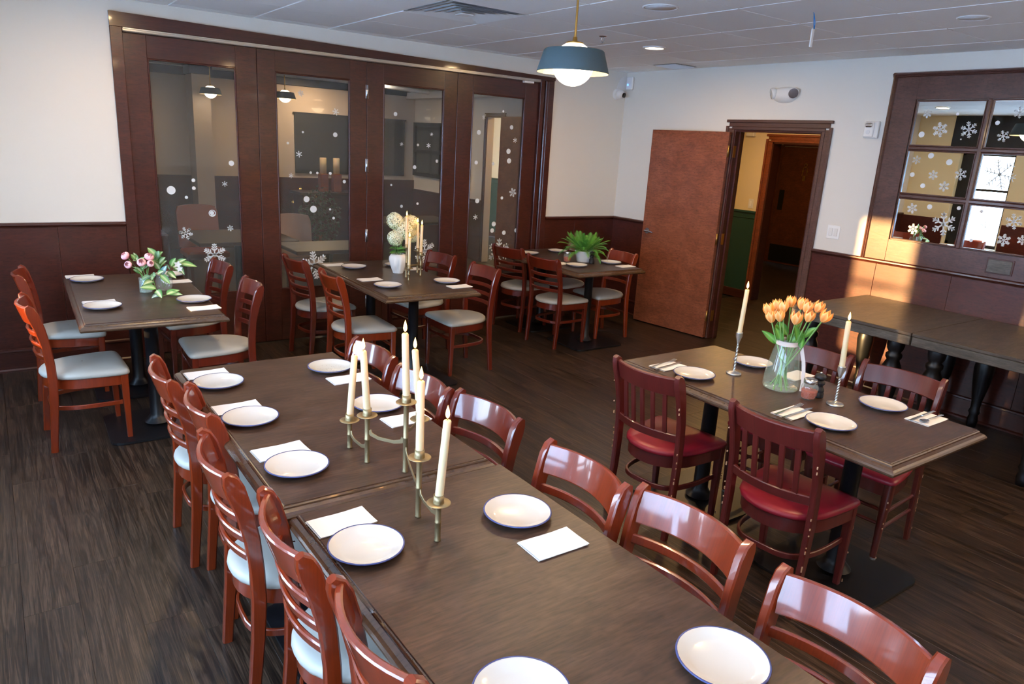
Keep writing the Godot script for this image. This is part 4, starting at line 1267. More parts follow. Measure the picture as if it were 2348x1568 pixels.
func chairs():
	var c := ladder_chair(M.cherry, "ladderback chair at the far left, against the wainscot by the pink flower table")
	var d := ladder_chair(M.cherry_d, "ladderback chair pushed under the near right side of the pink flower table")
	var top := 0.245
	var put := func(o: Node3D, x: float, z: float, ang: float, side: int):   # side 1: faces +x
		o.rotation.y = deg_to_rad(ang) + (0.0 if side > 0 else PI)
		o.position = Vector3(x, 0, z) + o.basis * Vector3(top, 0, 0)
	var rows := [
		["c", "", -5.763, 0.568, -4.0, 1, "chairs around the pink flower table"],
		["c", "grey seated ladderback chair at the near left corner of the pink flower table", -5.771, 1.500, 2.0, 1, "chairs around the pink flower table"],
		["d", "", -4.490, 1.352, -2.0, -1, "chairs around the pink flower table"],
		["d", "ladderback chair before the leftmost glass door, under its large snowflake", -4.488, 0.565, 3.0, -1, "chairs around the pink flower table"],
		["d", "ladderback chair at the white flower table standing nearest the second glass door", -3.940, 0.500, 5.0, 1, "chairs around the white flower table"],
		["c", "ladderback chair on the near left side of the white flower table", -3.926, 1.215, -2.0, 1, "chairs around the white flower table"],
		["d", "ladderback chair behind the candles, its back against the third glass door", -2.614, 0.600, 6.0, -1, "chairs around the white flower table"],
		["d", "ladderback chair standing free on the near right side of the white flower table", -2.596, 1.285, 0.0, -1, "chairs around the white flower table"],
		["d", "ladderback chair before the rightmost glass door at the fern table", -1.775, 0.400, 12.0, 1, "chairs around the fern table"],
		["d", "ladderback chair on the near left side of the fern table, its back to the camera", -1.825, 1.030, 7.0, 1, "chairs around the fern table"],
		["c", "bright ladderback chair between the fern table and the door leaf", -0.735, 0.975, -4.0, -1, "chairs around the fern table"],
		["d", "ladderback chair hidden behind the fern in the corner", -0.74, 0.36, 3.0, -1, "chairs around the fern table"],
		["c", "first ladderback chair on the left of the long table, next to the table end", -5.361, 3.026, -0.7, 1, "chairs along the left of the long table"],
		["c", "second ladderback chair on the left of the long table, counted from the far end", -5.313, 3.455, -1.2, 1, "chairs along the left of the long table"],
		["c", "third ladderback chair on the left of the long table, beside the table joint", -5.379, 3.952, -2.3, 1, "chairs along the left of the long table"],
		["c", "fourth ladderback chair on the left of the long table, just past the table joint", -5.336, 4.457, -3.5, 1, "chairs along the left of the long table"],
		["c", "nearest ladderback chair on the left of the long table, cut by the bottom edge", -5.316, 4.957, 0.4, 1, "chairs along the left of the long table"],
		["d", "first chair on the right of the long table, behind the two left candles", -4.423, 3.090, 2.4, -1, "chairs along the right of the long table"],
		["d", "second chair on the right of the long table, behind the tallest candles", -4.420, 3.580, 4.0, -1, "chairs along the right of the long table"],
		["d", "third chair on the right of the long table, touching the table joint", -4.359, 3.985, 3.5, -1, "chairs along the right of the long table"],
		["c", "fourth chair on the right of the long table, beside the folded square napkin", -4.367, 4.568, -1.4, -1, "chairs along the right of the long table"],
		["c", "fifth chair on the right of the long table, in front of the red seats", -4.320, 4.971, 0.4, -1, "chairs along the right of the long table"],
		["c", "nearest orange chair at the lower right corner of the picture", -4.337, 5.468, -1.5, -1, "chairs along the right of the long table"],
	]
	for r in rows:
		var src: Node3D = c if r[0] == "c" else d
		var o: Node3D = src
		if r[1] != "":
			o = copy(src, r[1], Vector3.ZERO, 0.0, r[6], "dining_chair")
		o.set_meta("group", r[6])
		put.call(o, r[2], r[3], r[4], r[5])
	var a := slat_chair(M.burg, "scuffed burgundy chair with a wine red seat, farther left one at the tulip table")
	a.set_meta("group", "chairs around the tulip table")
	put.call(a, -3.430, 3.906, 4.5, 1)
	put.call(copy(a, "scuffed burgundy chair with a wine red seat, nearest one at the tulip table", Vector3.ZERO, 0.0, "chairs around the tulip table", "slat_back_chair"), -3.423, 4.599, 3.8, 1)
	var b := slat_chair(M.burg_d, "glossy slat back chair behind the right candlestick at the tulip table", true)
	b.set_meta("group", "chairs around the tulip table")
	put.call(b, -2.225, 4.519, 4.4, -1)
	put.call(copy(b, "glossy slat back chair half hidden by the tulip vase", Vector3.ZERO, 0.0, "chairs around the tulip table", "slat_back_chair"), -2.26, 4.065, 5.0, -1)

# ------------------------------------------------------------------ plates, napkins, cutlery
func plate_mesh() -> MB:
	return MB.new().lathe([Vector2(0, 0.0), Vector2(0.058, 0.0), Vector2(0.062, 0.002), Vector2(0.085, 0.008), Vector2(0.100, 0.0155), Vector2(0.1025, 0.0175), Vector2(0.1015, 0.0200), Vector2(0.098, 0.0195), Vector2(0.084, 0.0120), Vector2(0.072, 0.0075), Vector2(0.066, 0.0055), Vector2(0, 0.0048)], 56)

func settings():
	var p := thing("plate", "white blue rimmed plate at the far left corner of the long table", "plate", Vector3(-5.147, H, 3.083), 0.0, "plates on the long table")
	part("dish", plate_mesh(), M.china, p)
	var rim := MB.new().lathe([Vector2(0.0985, 0.0200), Vector2(0.1020, 0.0206), Vector2(0.1032, 0.0178), Vector2(0.1018, 0.0166)], 56)
	part("rim_band", rim, M.navy, p)
	var L := H - 0.016
	var ps := [
		["second white plate from the far end on the left of the long table", -5.145, 3.538, H, "plates on the long table"],
		["white plate just before the table joint on the left of the long table", -5.134, 4.014, H, "plates on the long table"],
		["white plate just past the table joint on the left of the long table", -5.130, 4.543, L, "plates on the long table"],
		["white plate cut by the bottom edge of the picture", -5.09, 5.20, L, "plates on the long table"],
		["white plate partly behind the two left candles on the long table", -4.664, 3.621, H, "plates on the long table"],
		["white plate to the right of the nearest candle on the long table", -4.666, 4.596, L, "plates on the long table"],
		["large looking white plate at the lower right of the long table", -4.651, 5.348, L, "plates on the long table"],
		["white plate at the far left corner of the pink flower table", -5.384, 0.600, H, "plates on the pink flower table"],
		["white plate at the near left of the pink flower table", -5.390, 1.450, H, "plates on the pink flower table"],
		["white plate at the near right of the pink flower table", -4.888, 1.445, H, "plates on the pink flower table"],
		["white plate half hidden behind the pink flower leaves", -4.865, 0.575, H, "plates on the pink flower table"],
		["white plate at the far left of the white flower table", -3.480, 0.640, H, "plates on the white flower table"],
		["white plate at the near left of the white flower table", -3.555, 1.425, H, "plates on the white flower table"],
		["white plate at the near right of the white flower table", -3.056, 1.425, H, "plates on the white flower table"],
		["white plate hidden behind the white flower candles", -3.10, 0.66, H, "plates on the white flower table"],
		["white plate at the front left of the fern table, beside the shaker", -1.494, 1.135, H, "plates on the fern table"],
		["white plate at the front right of the fern table, before the bright chair", -1.035, 1.105, H, "plates on the fern table"],
		["white plate at the far left of the fern table, behind a chair back", -1.50, 0.40, H, "plates on the fern table"],
		["white plate behind the fern pot", -1.10, 0.36, H, "plates on the fern table"],
		["white plate at the near left of the tulip table, beside fork and knife", -3.088, 4.655, H, "plates on the tulip table"],
		["white plate at the near right of the tulip table, before the right candlestick", -2.640, 4.640, H, "plates on the tulip table"],
		["white plate at the far left of the tulip table, beside the left candlestick", -3.105, 3.931, H, "plates on the tulip table"],
		["white plate behind the tulip vase", -2.640, 3.935, H, "plates on the tulip table"],
	]
	p.set_meta("group", "plates on the long table")
	for q in ps:
		copy(p, q[0], Vector3(q[1], q[3], q[2]), rng.randf() * TAU, q[4], "plate")
	var sp := thing("speckled_plate", "speckled stoneware plate at the far right corner of the long table", "plate", Vector3(-4.650, H, 3.080), 0.0, "plates on the long table")
	part("dish", plate_mesh(), M.speckle, sp)
	part("rim_band", rim, M.navy, sp)
	var fk := MB.new()
	for k in 90:
		var a := rng.randf() * TAU
		var rr := sqrt(rng.randf()) * 0.064
		fk.box(Vector3(cos(a) * rr, 0.0052, sin(a) * rr), Vector3(0.0016, 0.0004, 0.0016) * rng.randf_range(0.6, 1.6))
	part("fleck", fk, M.fleck, sp).set_meta("kind", "stuff")
	# napkins: folded paper with two visible plies
	var nm := func(w: float, d: float) -> Array:
		var res := []
		for ply in 2:
			var rows := []
			for i in 7:
				var r := []
				for j in 5:
					var u := -0.5 + i / 6.0
					var v := -0.5 + j / 4.0
					r.append(Vector3(u * w + 0.002 * ply, 0.0016 + 0.0024 * ply + 0.0018 * (u * u * 4.0) * ply + 0.0006 * sin(u * 9.0 + v * 5.0) * ply, v * d + 0.003 * ply))
				rows.append(r)
			var m := MB.new().smooth(1)
			var low := []
			for r in rows:
				var q := []
				for t in r: q.append(t - Vector3(0, 0.0015, 0))
				low.append(q)
			for i in 6:
				for j in 4:
					m.quad(rows[i][j], rows[i][j + 1], rows[i + 1][j + 1], rows[i + 1][j])
					m.quad(low[i][j], low[i + 1][j], low[i + 1][j + 1], low[i][j + 1])
			m.flat()
			for i in 6:
				m.quad(low[i][0], rows[i][0], rows[i + 1][0], low[i + 1][0])
				m.quad(rows[i][4], low[i][4], low[i + 1][4], rows[i + 1][4])
			for j in 4:
				m.quad(rows[0][j], low[0][j], low[0][j + 1], rows[0][j + 1])
				m.quad(low[6][j], rows[6][j], rows[6][j + 1], low[6][j + 1])
			res.append(m.mesh())
		return res
	var plies: Array = nm.call(0.172, 0.104)
	var n := thing("napkin", "folded white paper napkin at the far left corner of the long table", "napkin", Vector3(-5.160, H, 2.925), 0.02, "napkins on the long table")
	part("lower_ply", plies[0], M.napkin, n)
	part("upper_ply", plies[1], M.napkin, n)
	var ns := [
		["folded white napkin behind the second plate on the left of the long table", -5.156, 3.390, H, 0.02, "napkins on the long table"],
		["folded white napkin behind the plate before the table joint on the left", -5.140, 3.862, H, 0.04, "napkins on the long table"],
		["folded white napkin just past the table joint on the left", -5.133, 4.378, L, 0.03, "napkins on the long table"],
		["folded white napkin under the flames of the two left candles", -4.634, 3.250, H, 0.02, "napkins on the long table"],
		["folded white napkin partly behind the candelabra on the long table", -4.628, 3.795, H, 0.03, "napkins on the long table"],
		["wide white napkin right of the nearest candle on the long table", -4.672, 4.775, L, -0.02, "napkins on the long table"],
		["white napkin at the far left corner of the pink flower table", -5.41, 0.425, H, 0.0, "napkins on the pink flower table"],
		["white napkin under the near left plate of the pink flower table", -5.392, 1.305, H, 0.02, "napkins on the pink flower table"],
		["white napkin at the near right corner of the pink flower table", -4.880, 1.655, H, 0.05, "napkins on the pink flower table"],
		["white napkin right of the pink flower leaves", -4.860, 0.80, H, 0.03, "napkins on the pink flower table"],
		["white napkin at the far left corner of the white flower table", -3.58, 0.465, H, 0.0, "napkins on the white flower table"],
		["white napkin at the left of the white flower table, before its vase", -3.57, 1.145, H, 0.02, "napkins on the white flower table"],
		["white napkin at the near right corner of the white flower table", -3.05, 1.600, H, 0.0, "napkins on the white flower table"],
		["white napkin behind the candles of the white flower table", -3.06, 0.83, H, 0.0, "napkins on the white flower table"],
		["white napkin at the left of the fern table, beside the chair back", -1.575, 0.985, H, 0.05, "napkins on the fern table"],
		["white napkin at the right end of the fern table", -1.02, 1.29, H, 0.0, "napkins on the fern table"],
		["white napkin under fork and knife at the far left of the tulip table", -3.105, 3.755, H, 0.04, "napkins on the tulip table"],
		["white napkin under fork and knife at the near left of the tulip table", -3.112, 4.490, H, 0.03, "napkins on the tulip table"],
		["white napkin under knife and spoon at the right end of the tulip table", -2.617, 4.822, H, 0.0, "napkins on the tulip table"],
		["white napkin seen behind the tulip vase", -2.60, 4.165, H, 0.0, "napkins on the tulip table"],
	]
	for q in ns:
		copy(n, q[0], Vector3(q[1], q[3], q[2]), q[4], q[5], "napkin")
	# cutlery (local: handle at -x, tip at +x)
	var y := H + 0.0075
	var fork := thing("fork", "steel fork on the far left napkin of the tulip table", "fork", Vector3(-3.10, y, 3.722), 0.14, "cutlery on the tulip table")
	part("handle", MB.new().loft([Vector3(-0.115, 0, 0), Vector3(-0.08, 0.001, 0), Vector3(0.02, 0.004, 0), Vector3(0.05, 0.003, 0)], [Vector2(0.013, 0.003), Vector2(0.011, 0.003), Vector2(0.005, 0.003), Vector2(0.012, 0.0025)], Vector3(0, 0, 1), 0.001), M.steel, fork)
	var tn := MB.new()
	tn.loft([Vector3(0.048, 0.003, 0), Vector3(0.062, 0.001, 0)], [Vector2(0.012, 0.0025), Vector2(0.022, 0.0025)], Vector3(0, 0, 1), 0.0008)
	for k in 4:
		tn.loft([Vector3(0.060, 0.001, -0.0090 + 0.006 * k), Vector3(0.085, 0.001, -0.0090 + 0.006 * k), Vector3(0.108, 0.005, -0.0090 + 0.006 * k)], [Vector2(0.0032, 0.0022)], Vector3(0, 0, 1), 0.0006)
	part("tines", tn, M.steel, fork)
	var knife := thing("knife", "steel knife on the far left napkin of the tulip table", "knife", Vector3(-3.11, y, 3.764), 0.14, "cutlery on the tulip table")
	part("handle", MB.new().loft([Vector3(-0.115, 0, 0), Vector3(-0.06, 0.001, 0), Vector3(0.0, 0.001, 0)], [Vector2(0.014, 0.006), Vector2(0.012, 0.006), Vector2(0.011, 0.005)], Vector3(0, 0, 1), 0.002), M.steel, knife)
	part("blade", MB.new().prism(PackedVector2Array([Vector2(0, -0.005), Vector2(0.09, -0.009), Vector2(0.112, -0.004), Vector2(0.118, 0.004), Vector2(0.09, 0.006), Vector2(0, 0.006)]), 0.0016, Transform3D(Basis(Vector3.RIGHT, PI / 2), Vector3(0, 0.001, 0))), M.steel, knife)
	copy(fork, "steel fork on the near left napkin of the tulip table", Vector3(-3.095, y, 4.463), 0.08, "cutlery on the tulip table")
	copy(knife, "steel knife on the near left napkin of the tulip table", Vector3(-3.10, y, 4.509), 0.04, "cutlery on the tulip table")
	copy(knife, "steel knife on the napkin at the right end of the tulip table", Vector3(-2.605, y, 4.800), PI + 0.02, "cutlery on the tulip table")
	var spoon := thing("spoon", "steel spoon on the napkin at the right end of the tulip table", "spoon", Vector3(-2.600, y, 4.840), PI, "cutlery on the tulip table")
	part("handle", MB.new().loft([Vector3(-0.095, 0, 0), Vector3(-0.06, 0.001, 0), Vector3(0.03, 0.004, 0), Vector3(0.048, 0.003, 0)], [Vector2(0.013, 0.003), Vector2(0.010, 0.003), Vector2(0.005, 0.003), Vector2(0.008, 0.003)], Vector3(0, 0, 1), 0.001), M.steel, spoon)
	var bw := []
	for i in 6:
		var rr := i / 5.0
		var ring := []
		for j in 16:
			var a := TAU * j / 16
			ring.append(Vector3(0.072 + cos(a) * 0.027 * rr, -0.001 + 0.006 * rr * rr, -sin(a) * 0.018 * rr))
		bw.append(ring)
	part("bowl", MB.new().smooth(1).grid(bw, false, true), M.steel, spoon)

# ------------------------------------------------------------------ candles
func candle(label: String, at: Vector3, tip: Vector3, group: String, r := 0.0115):
	var o := thing("taper_candle", label, "candle", at, 0.0, group)
	var d := tip - at
	part("wax", MB.new().tube([Vector3.ZERO, d * 0.5, d * 0.985, d], [r * 1.05, r, r * 0.95, r * 0.72], 16), M.wax, o)
	part("wick", MB.new().tube([d, d + Vector3(0.001, 0.010, 0)], 0.0012, 5), M.wick, o)
	var fp := [Vector2(0, 0.004), Vector2(0.0045, 0.009), Vector2(0.0062, 0.016), Vector2(0.0050, 0.026), Vector2(0.0022, 0.036), Vector2(0, 0.043)]
	part("flame", MB.new().lathe(fp, 12, d), M.flame, o)
	omni(d + Vector3(0, 0.016, 0), Color(1.0, 0.66, 0.30), 0.010, 0.006, "flame_glow", o)

func candelabra(label: String, posts: Array, links: Array, table_y: float):
	# posts: [x, z, plate height, foot height]
	var c := Vector3(posts[0][0], table_y, posts[0][1])
	var o := thing("candelabra", label, "candelabra", c)
	for p in posts:
		var b := Vector3(p[0] - c.x, p[3] - c.y, p[1] - c.z)
		var h: float = p[2] - p[3]
		part("post", MB.new().lathe([Vector2(0, 0), Vector2(0.0095, 0), Vector2(0.0095, 0.004), Vector2(0.0085, 0.006), Vector2(0.0085, h * 0.5 - 0.002), Vector2(0.0098, h * 0.5), Vector2(0.0085, h * 0.5 + 0.002), Vector2(0.0085, h - 0.014), Vector2(0.013, h - 0.002)], 16, b), M.old_brass, o)
		part("drip_plate", MB.new().lathe([Vector2(0.010, h - 0.003), Vector2(0.030, h - 0.001), Vector2(0.034, h + 0.0015), Vector2(0.033, h + 0.003), Vector2(0.014, h + 0.002)], 28, b), M.old_brass, o)
		part("cup", MB.new().lathe([Vector2(0.0155, h + 0.001), Vector2(0.0145, h + 0.010), Vector2(0.0145, h + 0.026), Vector2(0.0125, h + 0.026), Vector2(0.0125, h + 0.006), Vector2(0, h + 0.005)], 20, b), M.old_brass, o)
	for l in links:
		var p = posts[l[0]]
		var q = posts[l[1]]
		var a := Vector3(p[0] - c.x, l[2] - c.y, p[1] - c.z)
		var b := Vector3(q[0] - c.x, l[2] - c.y, q[1] - c.z)
		var d := (b - a).normalized()
		part("arm", MB.new().loft([a + d * 0.007, a + d * 0.016 + Vector3(0, -0.012, 0), a.lerp(b, 0.3) + Vector3(0, -0.020, 0), a.lerp(b, 0.7) + Vector3(0, -0.020, 0), b - d * 0.016 + Vector3(0, -0.012, 0), b - d * 0.007], [Vector2(0.004, 0.020), Vector2(0.004, 0.014), Vector2(0.004, 0.012), Vector2(0.004, 0.012), Vector2(0.004, 0.014), Vector2(0.004, 0.020)], d.cross(Vector3.UP), 0.001), M.old_brass, o)
	return o

func candlestick(label: String, at: Vector3, h: float):
	var o := thing("candlestick", label, "candlestick", at, 0.0, "candlesticks on the tulip table")
	part("base", MB.new().lathe([Vector2(0, 0), Vector2(0.037, 0), Vector2(0.038, 0.003), Vector2(0.037, 0.008), Vector2(0.020, 0.012), Vector2(0.008, 0.016), Vector2(0.006, 0.022)], 32), M.pewter, o)
	var rows := []
	var n := 44
	for i in n + 1:
		var t := float(i) / n
		var y := 0.020 + t * (h - 0.075)
		var ring := []
		for j in 16:
			var a := TAU * j / 16
			var r := 0.0052 + 0.0014 * cos(2.0 * (a - t * 24.0))
			ring.append(Vector3(cos(a) * r, y, -sin(a) * r))
		rows.append(ring)
	part("twisted_stem", MB.new().smooth(1).grid_out(rows), M.pewter, o)
	part("cup", MB.new().lathe([Vector2(0.0055, h - 0.058), Vector2(0.010, h - 0.040), Vector2(0.0165, h - 0.020), Vector2(0.0165, h - 0.004), Vector2(0.0175, h), Vector2(0.0125, h), Vector2(0.0115, h - 0.02), Vector2(0, h - 0.022)], 24), M.pewter, o)

# ------------------------------------------------------------------ leaves and flowers
func leaf_shape(m: MB, base: Vector3, dir: Vector3, nrm: Vector3, len: float, wid: float, droop: float, edge: Color, mid: Color, tip_t := 0.0, fold := 0.25):
	dir = dir.normalized()
	var side := dir.cross(nrm).normalized()
	var up := side.cross(dir).normalized()
	var prev := []
	var pc := []
	var N := 8
	for i in N + 1:
		var t := float(i) / N
		var w := wid * pow(sin(PI * pow(t, 0.72)), 0.85) * 0.5
		if t > 0.999: w = 0.0
		var c := base + dir * len * t + (-Vector3.UP * droop * len * t * t)
		var row := [c + side * w + up * w * fold, c + side * w * 0.36 + up * w * fold * 0.2, c, c - side * w * 0.36 + up * w * fold * 0.2, c - side * w + up * w * fold]
		var cl := [edge, edge.lerp(mid, 0.55), mid, edge.lerp(mid, 0.3), edge]
		if i > 0:
			for j in 4:
				m.tric(prev[j], prev[j + 1], row[j + 1], pc[j], pc[j + 1], cl[j + 1])
				m.tric(prev[j], row[j + 1], row[j], pc[j], cl[j + 1], cl[j])
		prev = row
		pc = cl

func tulip(label: String, head: Vector3, foot: Vector3, tilt: Vector3, sz: float, hue: float, at: Vector3, nleaf: int):
	var o := thing("tulip", label, "flower", at, 0.0, "tulips in the glass vase")
	var hd := head - at
	var ft := foot - at
	var ax := (tilt + Vector3(0, 1, 0)).normalized()
	var xb := ax.cross(Vector3(0.3, 0.1, 1)).normalized()
	var zb := xb.cross(ax)
	var lin := func(c: Color): return c.srgb_to_linear()
	var deep: Color = lin.call(Color(0.98, 0.56 + 0.10 * hue, 0.20))
	var pale: Color = lin.call(Color(1.0, 0.86, 0.50 + 0.15 * hue))
	var blush: Color = lin.call(Color(0.93, 0.52, 0.34))
	var base := hd - ax * sz * 0.5
	for k in 6:
		var inner := k % 2 == 0
		var m := MB.new().smooth(1)
		var a0 := TAU * k / 6.0
		var prev := []
		var pc := []
		for i in 8:
			var t := i / 7.0
			var rad: float = sz * (0.39 if inner else 0.43) * pow(sin(PI * clampf(0.06 + 0.70 * t, 0, 1)), 0.7)
			var hw: float = 0.62 * pow(sin(PI * clampf(0.12 + 0.80 * t, 0, 1)), 0.6) * (1.0 - 0.55 * pow(t, 5.0))
			var row := []
			var cl := []
			for j in 7:
				var v := -1.0 + j / 3.0
				var an := a0 + v * hw
				var rr := rad * (1.0 + 0.05 * v * v)
				var yy := t * sz * (1.0 - 0.10 * v * v * t)
				row.append(base + ax * yy + (xb * cos(an) + zb * sin(an)) * rr)
				cl.append(deep.lerp(pale, clampf(abs(v) * 0.75 + 0.15 * t, 0, 1)).lerp(blush, 0.55 * (1.0 - t) * (1.0 - 0.4 * abs(v)) * (0.0 if inner else 1.0)))
			if i > 0:
				for j in 6:
					m.tric(prev[j], row[j], row[j + 1], pc[j], cl[j], cl[j + 1])
					m.tric(prev[j], row[j + 1], prev[j + 1], pc[j], cl[j + 1], pc[j + 1])
			prev = row
			pc = cl
		part("petal", m, M.tulip, o)
	var mid := Vector3(lerp(ft.x, hd.x, 0.45), lerp(ft.y, hd.y, 0.62), lerp(ft.z, hd.z, 0.45))
	var neck := Vector3(hd.x * 0.5, 0.205 + 0.01 * sin(head.z * 90.0), hd.z * 0.4)
	var cv := Curve3D.new()
	cv.add_point(ft, Vector3.ZERO, (neck - ft) * 0.4)
	cv.add_point(neck, -(neck - ft).normalized() * 0.05, (base - neck).normalized() * 0.03)
	cv.add_point(base, -ax * 0.04)
	var path := []
	for i in 15: path.append(cv.sample_baked(cv.get_baked_length() * i / 14.0))
	part("stem", MB.new().tube(path, 0.0034, 7), M.stem, o)
	for k in nleaf:
		var q := MB.new().smooth(1)
		var p: Vector3 = neck.lerp(base, 0.05 + 0.2 * k)
		var dr := (base - neck).normalized() + Vector3(sin(head.z * 50.0 + k * 2.6) * 0.55, 0.25, cos(head.x * 70.0 + k * 2.2) * 0.55)
		leaf_shape(q, p, dr, Vector3(dr.z, 0.3, -dr.x), 0.115, 0.034, 0.25, lin.call(c8(66, 124, 44)), lin.call(c8(122, 170, 70)), 0.0, 0.5)
		part("leaf", q, M.leafv, o)

func ranunculus(label: String, head: Vector3, ax: Vector3, r: float, foot: Vector3, at: Vector3):
	var o := thing("ranunculus", label, "flower", at, 0.0, "pink ranunculus in the glass jar")
	ax = ax.normalized()
	var xb := ax.cross(Vector3(0.2, 0.4, 1)).normalized()
	var zb := xb.cross(ax)
	var h := head - at
	var lin := func(c: Color): return c.srgb_to_linear()
	var n := 0
	for layer in 4:
		var cnt: int = [4, 5, 6, 7][layer]
		var lr: float = r * [0.34, 0.58, 0.82, 1.0][layer]
		var lh: float = r * [0.92, 0.88, 0.78, 0.62][layer]
		for k in cnt:
			var m := MB.new().smooth(1)
			var a0 := TAU * (k + 0.37 * layer) / cnt
			var prev := []
			var pc := []
			for i in 6:
				var t := i / 5.0
				var row := []
				var cl := []
				var el := -0.9 + t * (1.75 + 0.1 * layer)
				for j in 5:
					var v := -1.0 + j * 0.5
					var an := a0 + v * (PI / cnt) * 1.35 * sin(PI * clampf(0.15 + 0.72 * t, 0, 1))
					var rr := lr * cos(el * 0.82) + r * 0.02 * v
					row.append(h + (xb * cos(an) + zb * sin(an)) * rr + ax * (lh * sin(el) - r * 0.1 * v * v * t))
					cl.append(lin.call(Color(0.97, 0.60, 0.66).lerp(Color(1.0, 0.84, 0.84), 0.2 + 0.65 * t)))
				if i > 0:
					for j in 4:
						m.tric(prev[j], row[j], row[j + 1], pc[j], cl[j], cl[j + 1])
						m.tric(prev[j], row[j + 1], prev[j + 1], pc[j], cl[j + 1], pc[j + 1])
				prev = row
				pc = cl
			part("petal", m, M.petal, o)
	var f := foot - at
	var nk := Vector3(f.x * 0.6 + 0.0, 0.10, f.z * 0.6)
	part("stem", MB.new().tube([f, f.lerp(nk, 0.5), nk, nk.lerp(h - ax * r * 0.7, 0.5) + Vector3(0, 0.012, 0), h - ax * r * 0.7], [0.0022, 0.0022, 0.0022, 0.002, 0.002], 6), M.stem, o)

func sprig(label: String, pts: Array, lv: Array, at: Vector3, group := "variegated leaf sprigs in the glass jars"):
	# pts: stem path; lv: [along 0..1, dir, len, wid, tint]
	var o := thing("leaf_sprig", label, "foliage", at, 0.0, group)
	var path := []
	var cv := Curve3D.new()
	for i in pts.size():
		var t: Vector3 = (pts[min(i + 1, pts.size() - 1)] - pts[max(i - 1, 0)]) * 0.2
		cv.add_point(pts[i] - at, -t, t)
	for i in 13: path.append(cv.sample_baked(cv.get_baked_length() * i / 12.0))
	part("stem", MB.new().tube(path, 0.0018, 6), M.stem, o)
	for l in lv:
		var q := MB.new().smooth(1)
		var b := cv.sample_baked(cv.get_baked_length() * l[0])
		var d: Vector3 = l[1]
		var tint: int = l[4]
		var e: Color = [c8(44, 122, 36), c8(70, 140, 60), c8(16, 96, 92), c8(104, 150, 104)][tint]
		var c: Color = [c8(226, 236, 190), c8(206, 224, 160), c8(214, 236, 232), c8(170, 200, 160)][tint]
		var nr: Vector3 = Vector3(-0.35, 0.75, 0.75) - d.normalized() * 0.3
		leaf_shape(q, b, d, nr, l[2], l[3], 0.22, e.srgb_to_linear(), c.srgb_to_linear(), 0.0, 0.3)
		part("leaf", q, M.leafv, o)
	return o

# ------------------------------------------------------------------ centrepieces
func glass_vase(o: Node3D, called: String, prof: Array, m: Material, seg := 40):
	part(called, MB.new().lathe(prof, seg), m, o)

func shaker(label: String, at: Vector3, group := ""):
	var o := thing("pepper_shaker", label, "shaker", at, 0.0, group)
	var rows := []
	for q in [[0.029, 0.0], [0.031, 0.004], [0.032, 0.02], [0.036, 0.035], [0.038, 0.05], [0.036, 0.064], [0.030, 0.074], [0.028, 0.080]]:
		var ring := []
		for j in 48:
			var a := TAU * j / 48
			var flute: float = 1.0 + 0.025 * cos(a * 12.0) * sin(PI * clampf(q[1] / 0.08, 0, 1))
			ring.append(Vector3(cos(a) * q[0] * flute, q[1], -sin(a) * q[0] * flute))
		rows.append(ring)
	part("jar", MB.new().smooth(1).grid_out(rows), M.jar, o)
	part("cap", MB.new().lathe([Vector2(0.030, 0.076), Vector2(0.031, 0.078), Vector2(0.031, 0.092), Vector2(0.027, 0.097), Vector2(0.020, 0.099), Vector2(0, 0.100)], 28), M.steel, o)
	var fl := MB.new()
	var r := RandomNumberGenerator.new()
	r.seed = 5
	fl.lathe([Vector2(0, 0.003), Vector2(0.028, 0.004), Vector2(0.030, 0.02), Vector2(0.033, 0.036), Vector2(0.034, 0.042), Vector2(0, 0.045)], 20)
	fl.flat()
	for k in 260:
		var a := r.randf() * TAU
		var y := r.randf_range(0.006, 0.044)
		var rr: float = lerp(0.0295, 0.0345, clampf(y / 0.044, 0, 1)) if k % 3 else sqrt(r.randf()) * 0.032
		if k % 3 == 0: y = 0.046
		fl.box(Vector3(cos(a) * rr, y, sin(a) * rr), Vector3(0.004, 0.0015, 0.003), 0.0, Transform3D())
	part("pepper_flakes", fl, M.pepper, o).set_meta("kind", "stuff")

func mill(label: String, at: Vector3, group := ""):
	var o := thing("pepper_mill", label, "pepper mill", at, 0.0, group)
	part("body", MB.new().lathe([Vector2(0, 0), Vector2(0.025, 0), Vector2(0.026, 0.004), Vector2(0.026, 0.022), Vector2(0.023, 0.026), Vector2(0.026, 0.031), Vector2(0.024, 0.040), Vector2(0.018, 0.050), Vector2(0.017, 0.056), Vector2(0.024, 0.066), Vector2(0.024, 0.074), Vector2(0.017, 0.080), Vector2(0.016, 0.082)], 28), M.black, o)
	part("head", MB.new().lathe([Vector2(0.016, 0.083), Vector2(0.024, 0.088), Vector2(0.026, 0.098), Vector2(0.022, 0.108), Vector2(0.012, 0.113), Vector2(0, 0.114)], 28), M.black, o)
	part("finial", MB.new().lathe([Vector2(0, 0.112), Vector2(0.006, 0.114), Vector2(0.007, 0.119), Vector2(0, 0.124)], 14), M.steel, o)

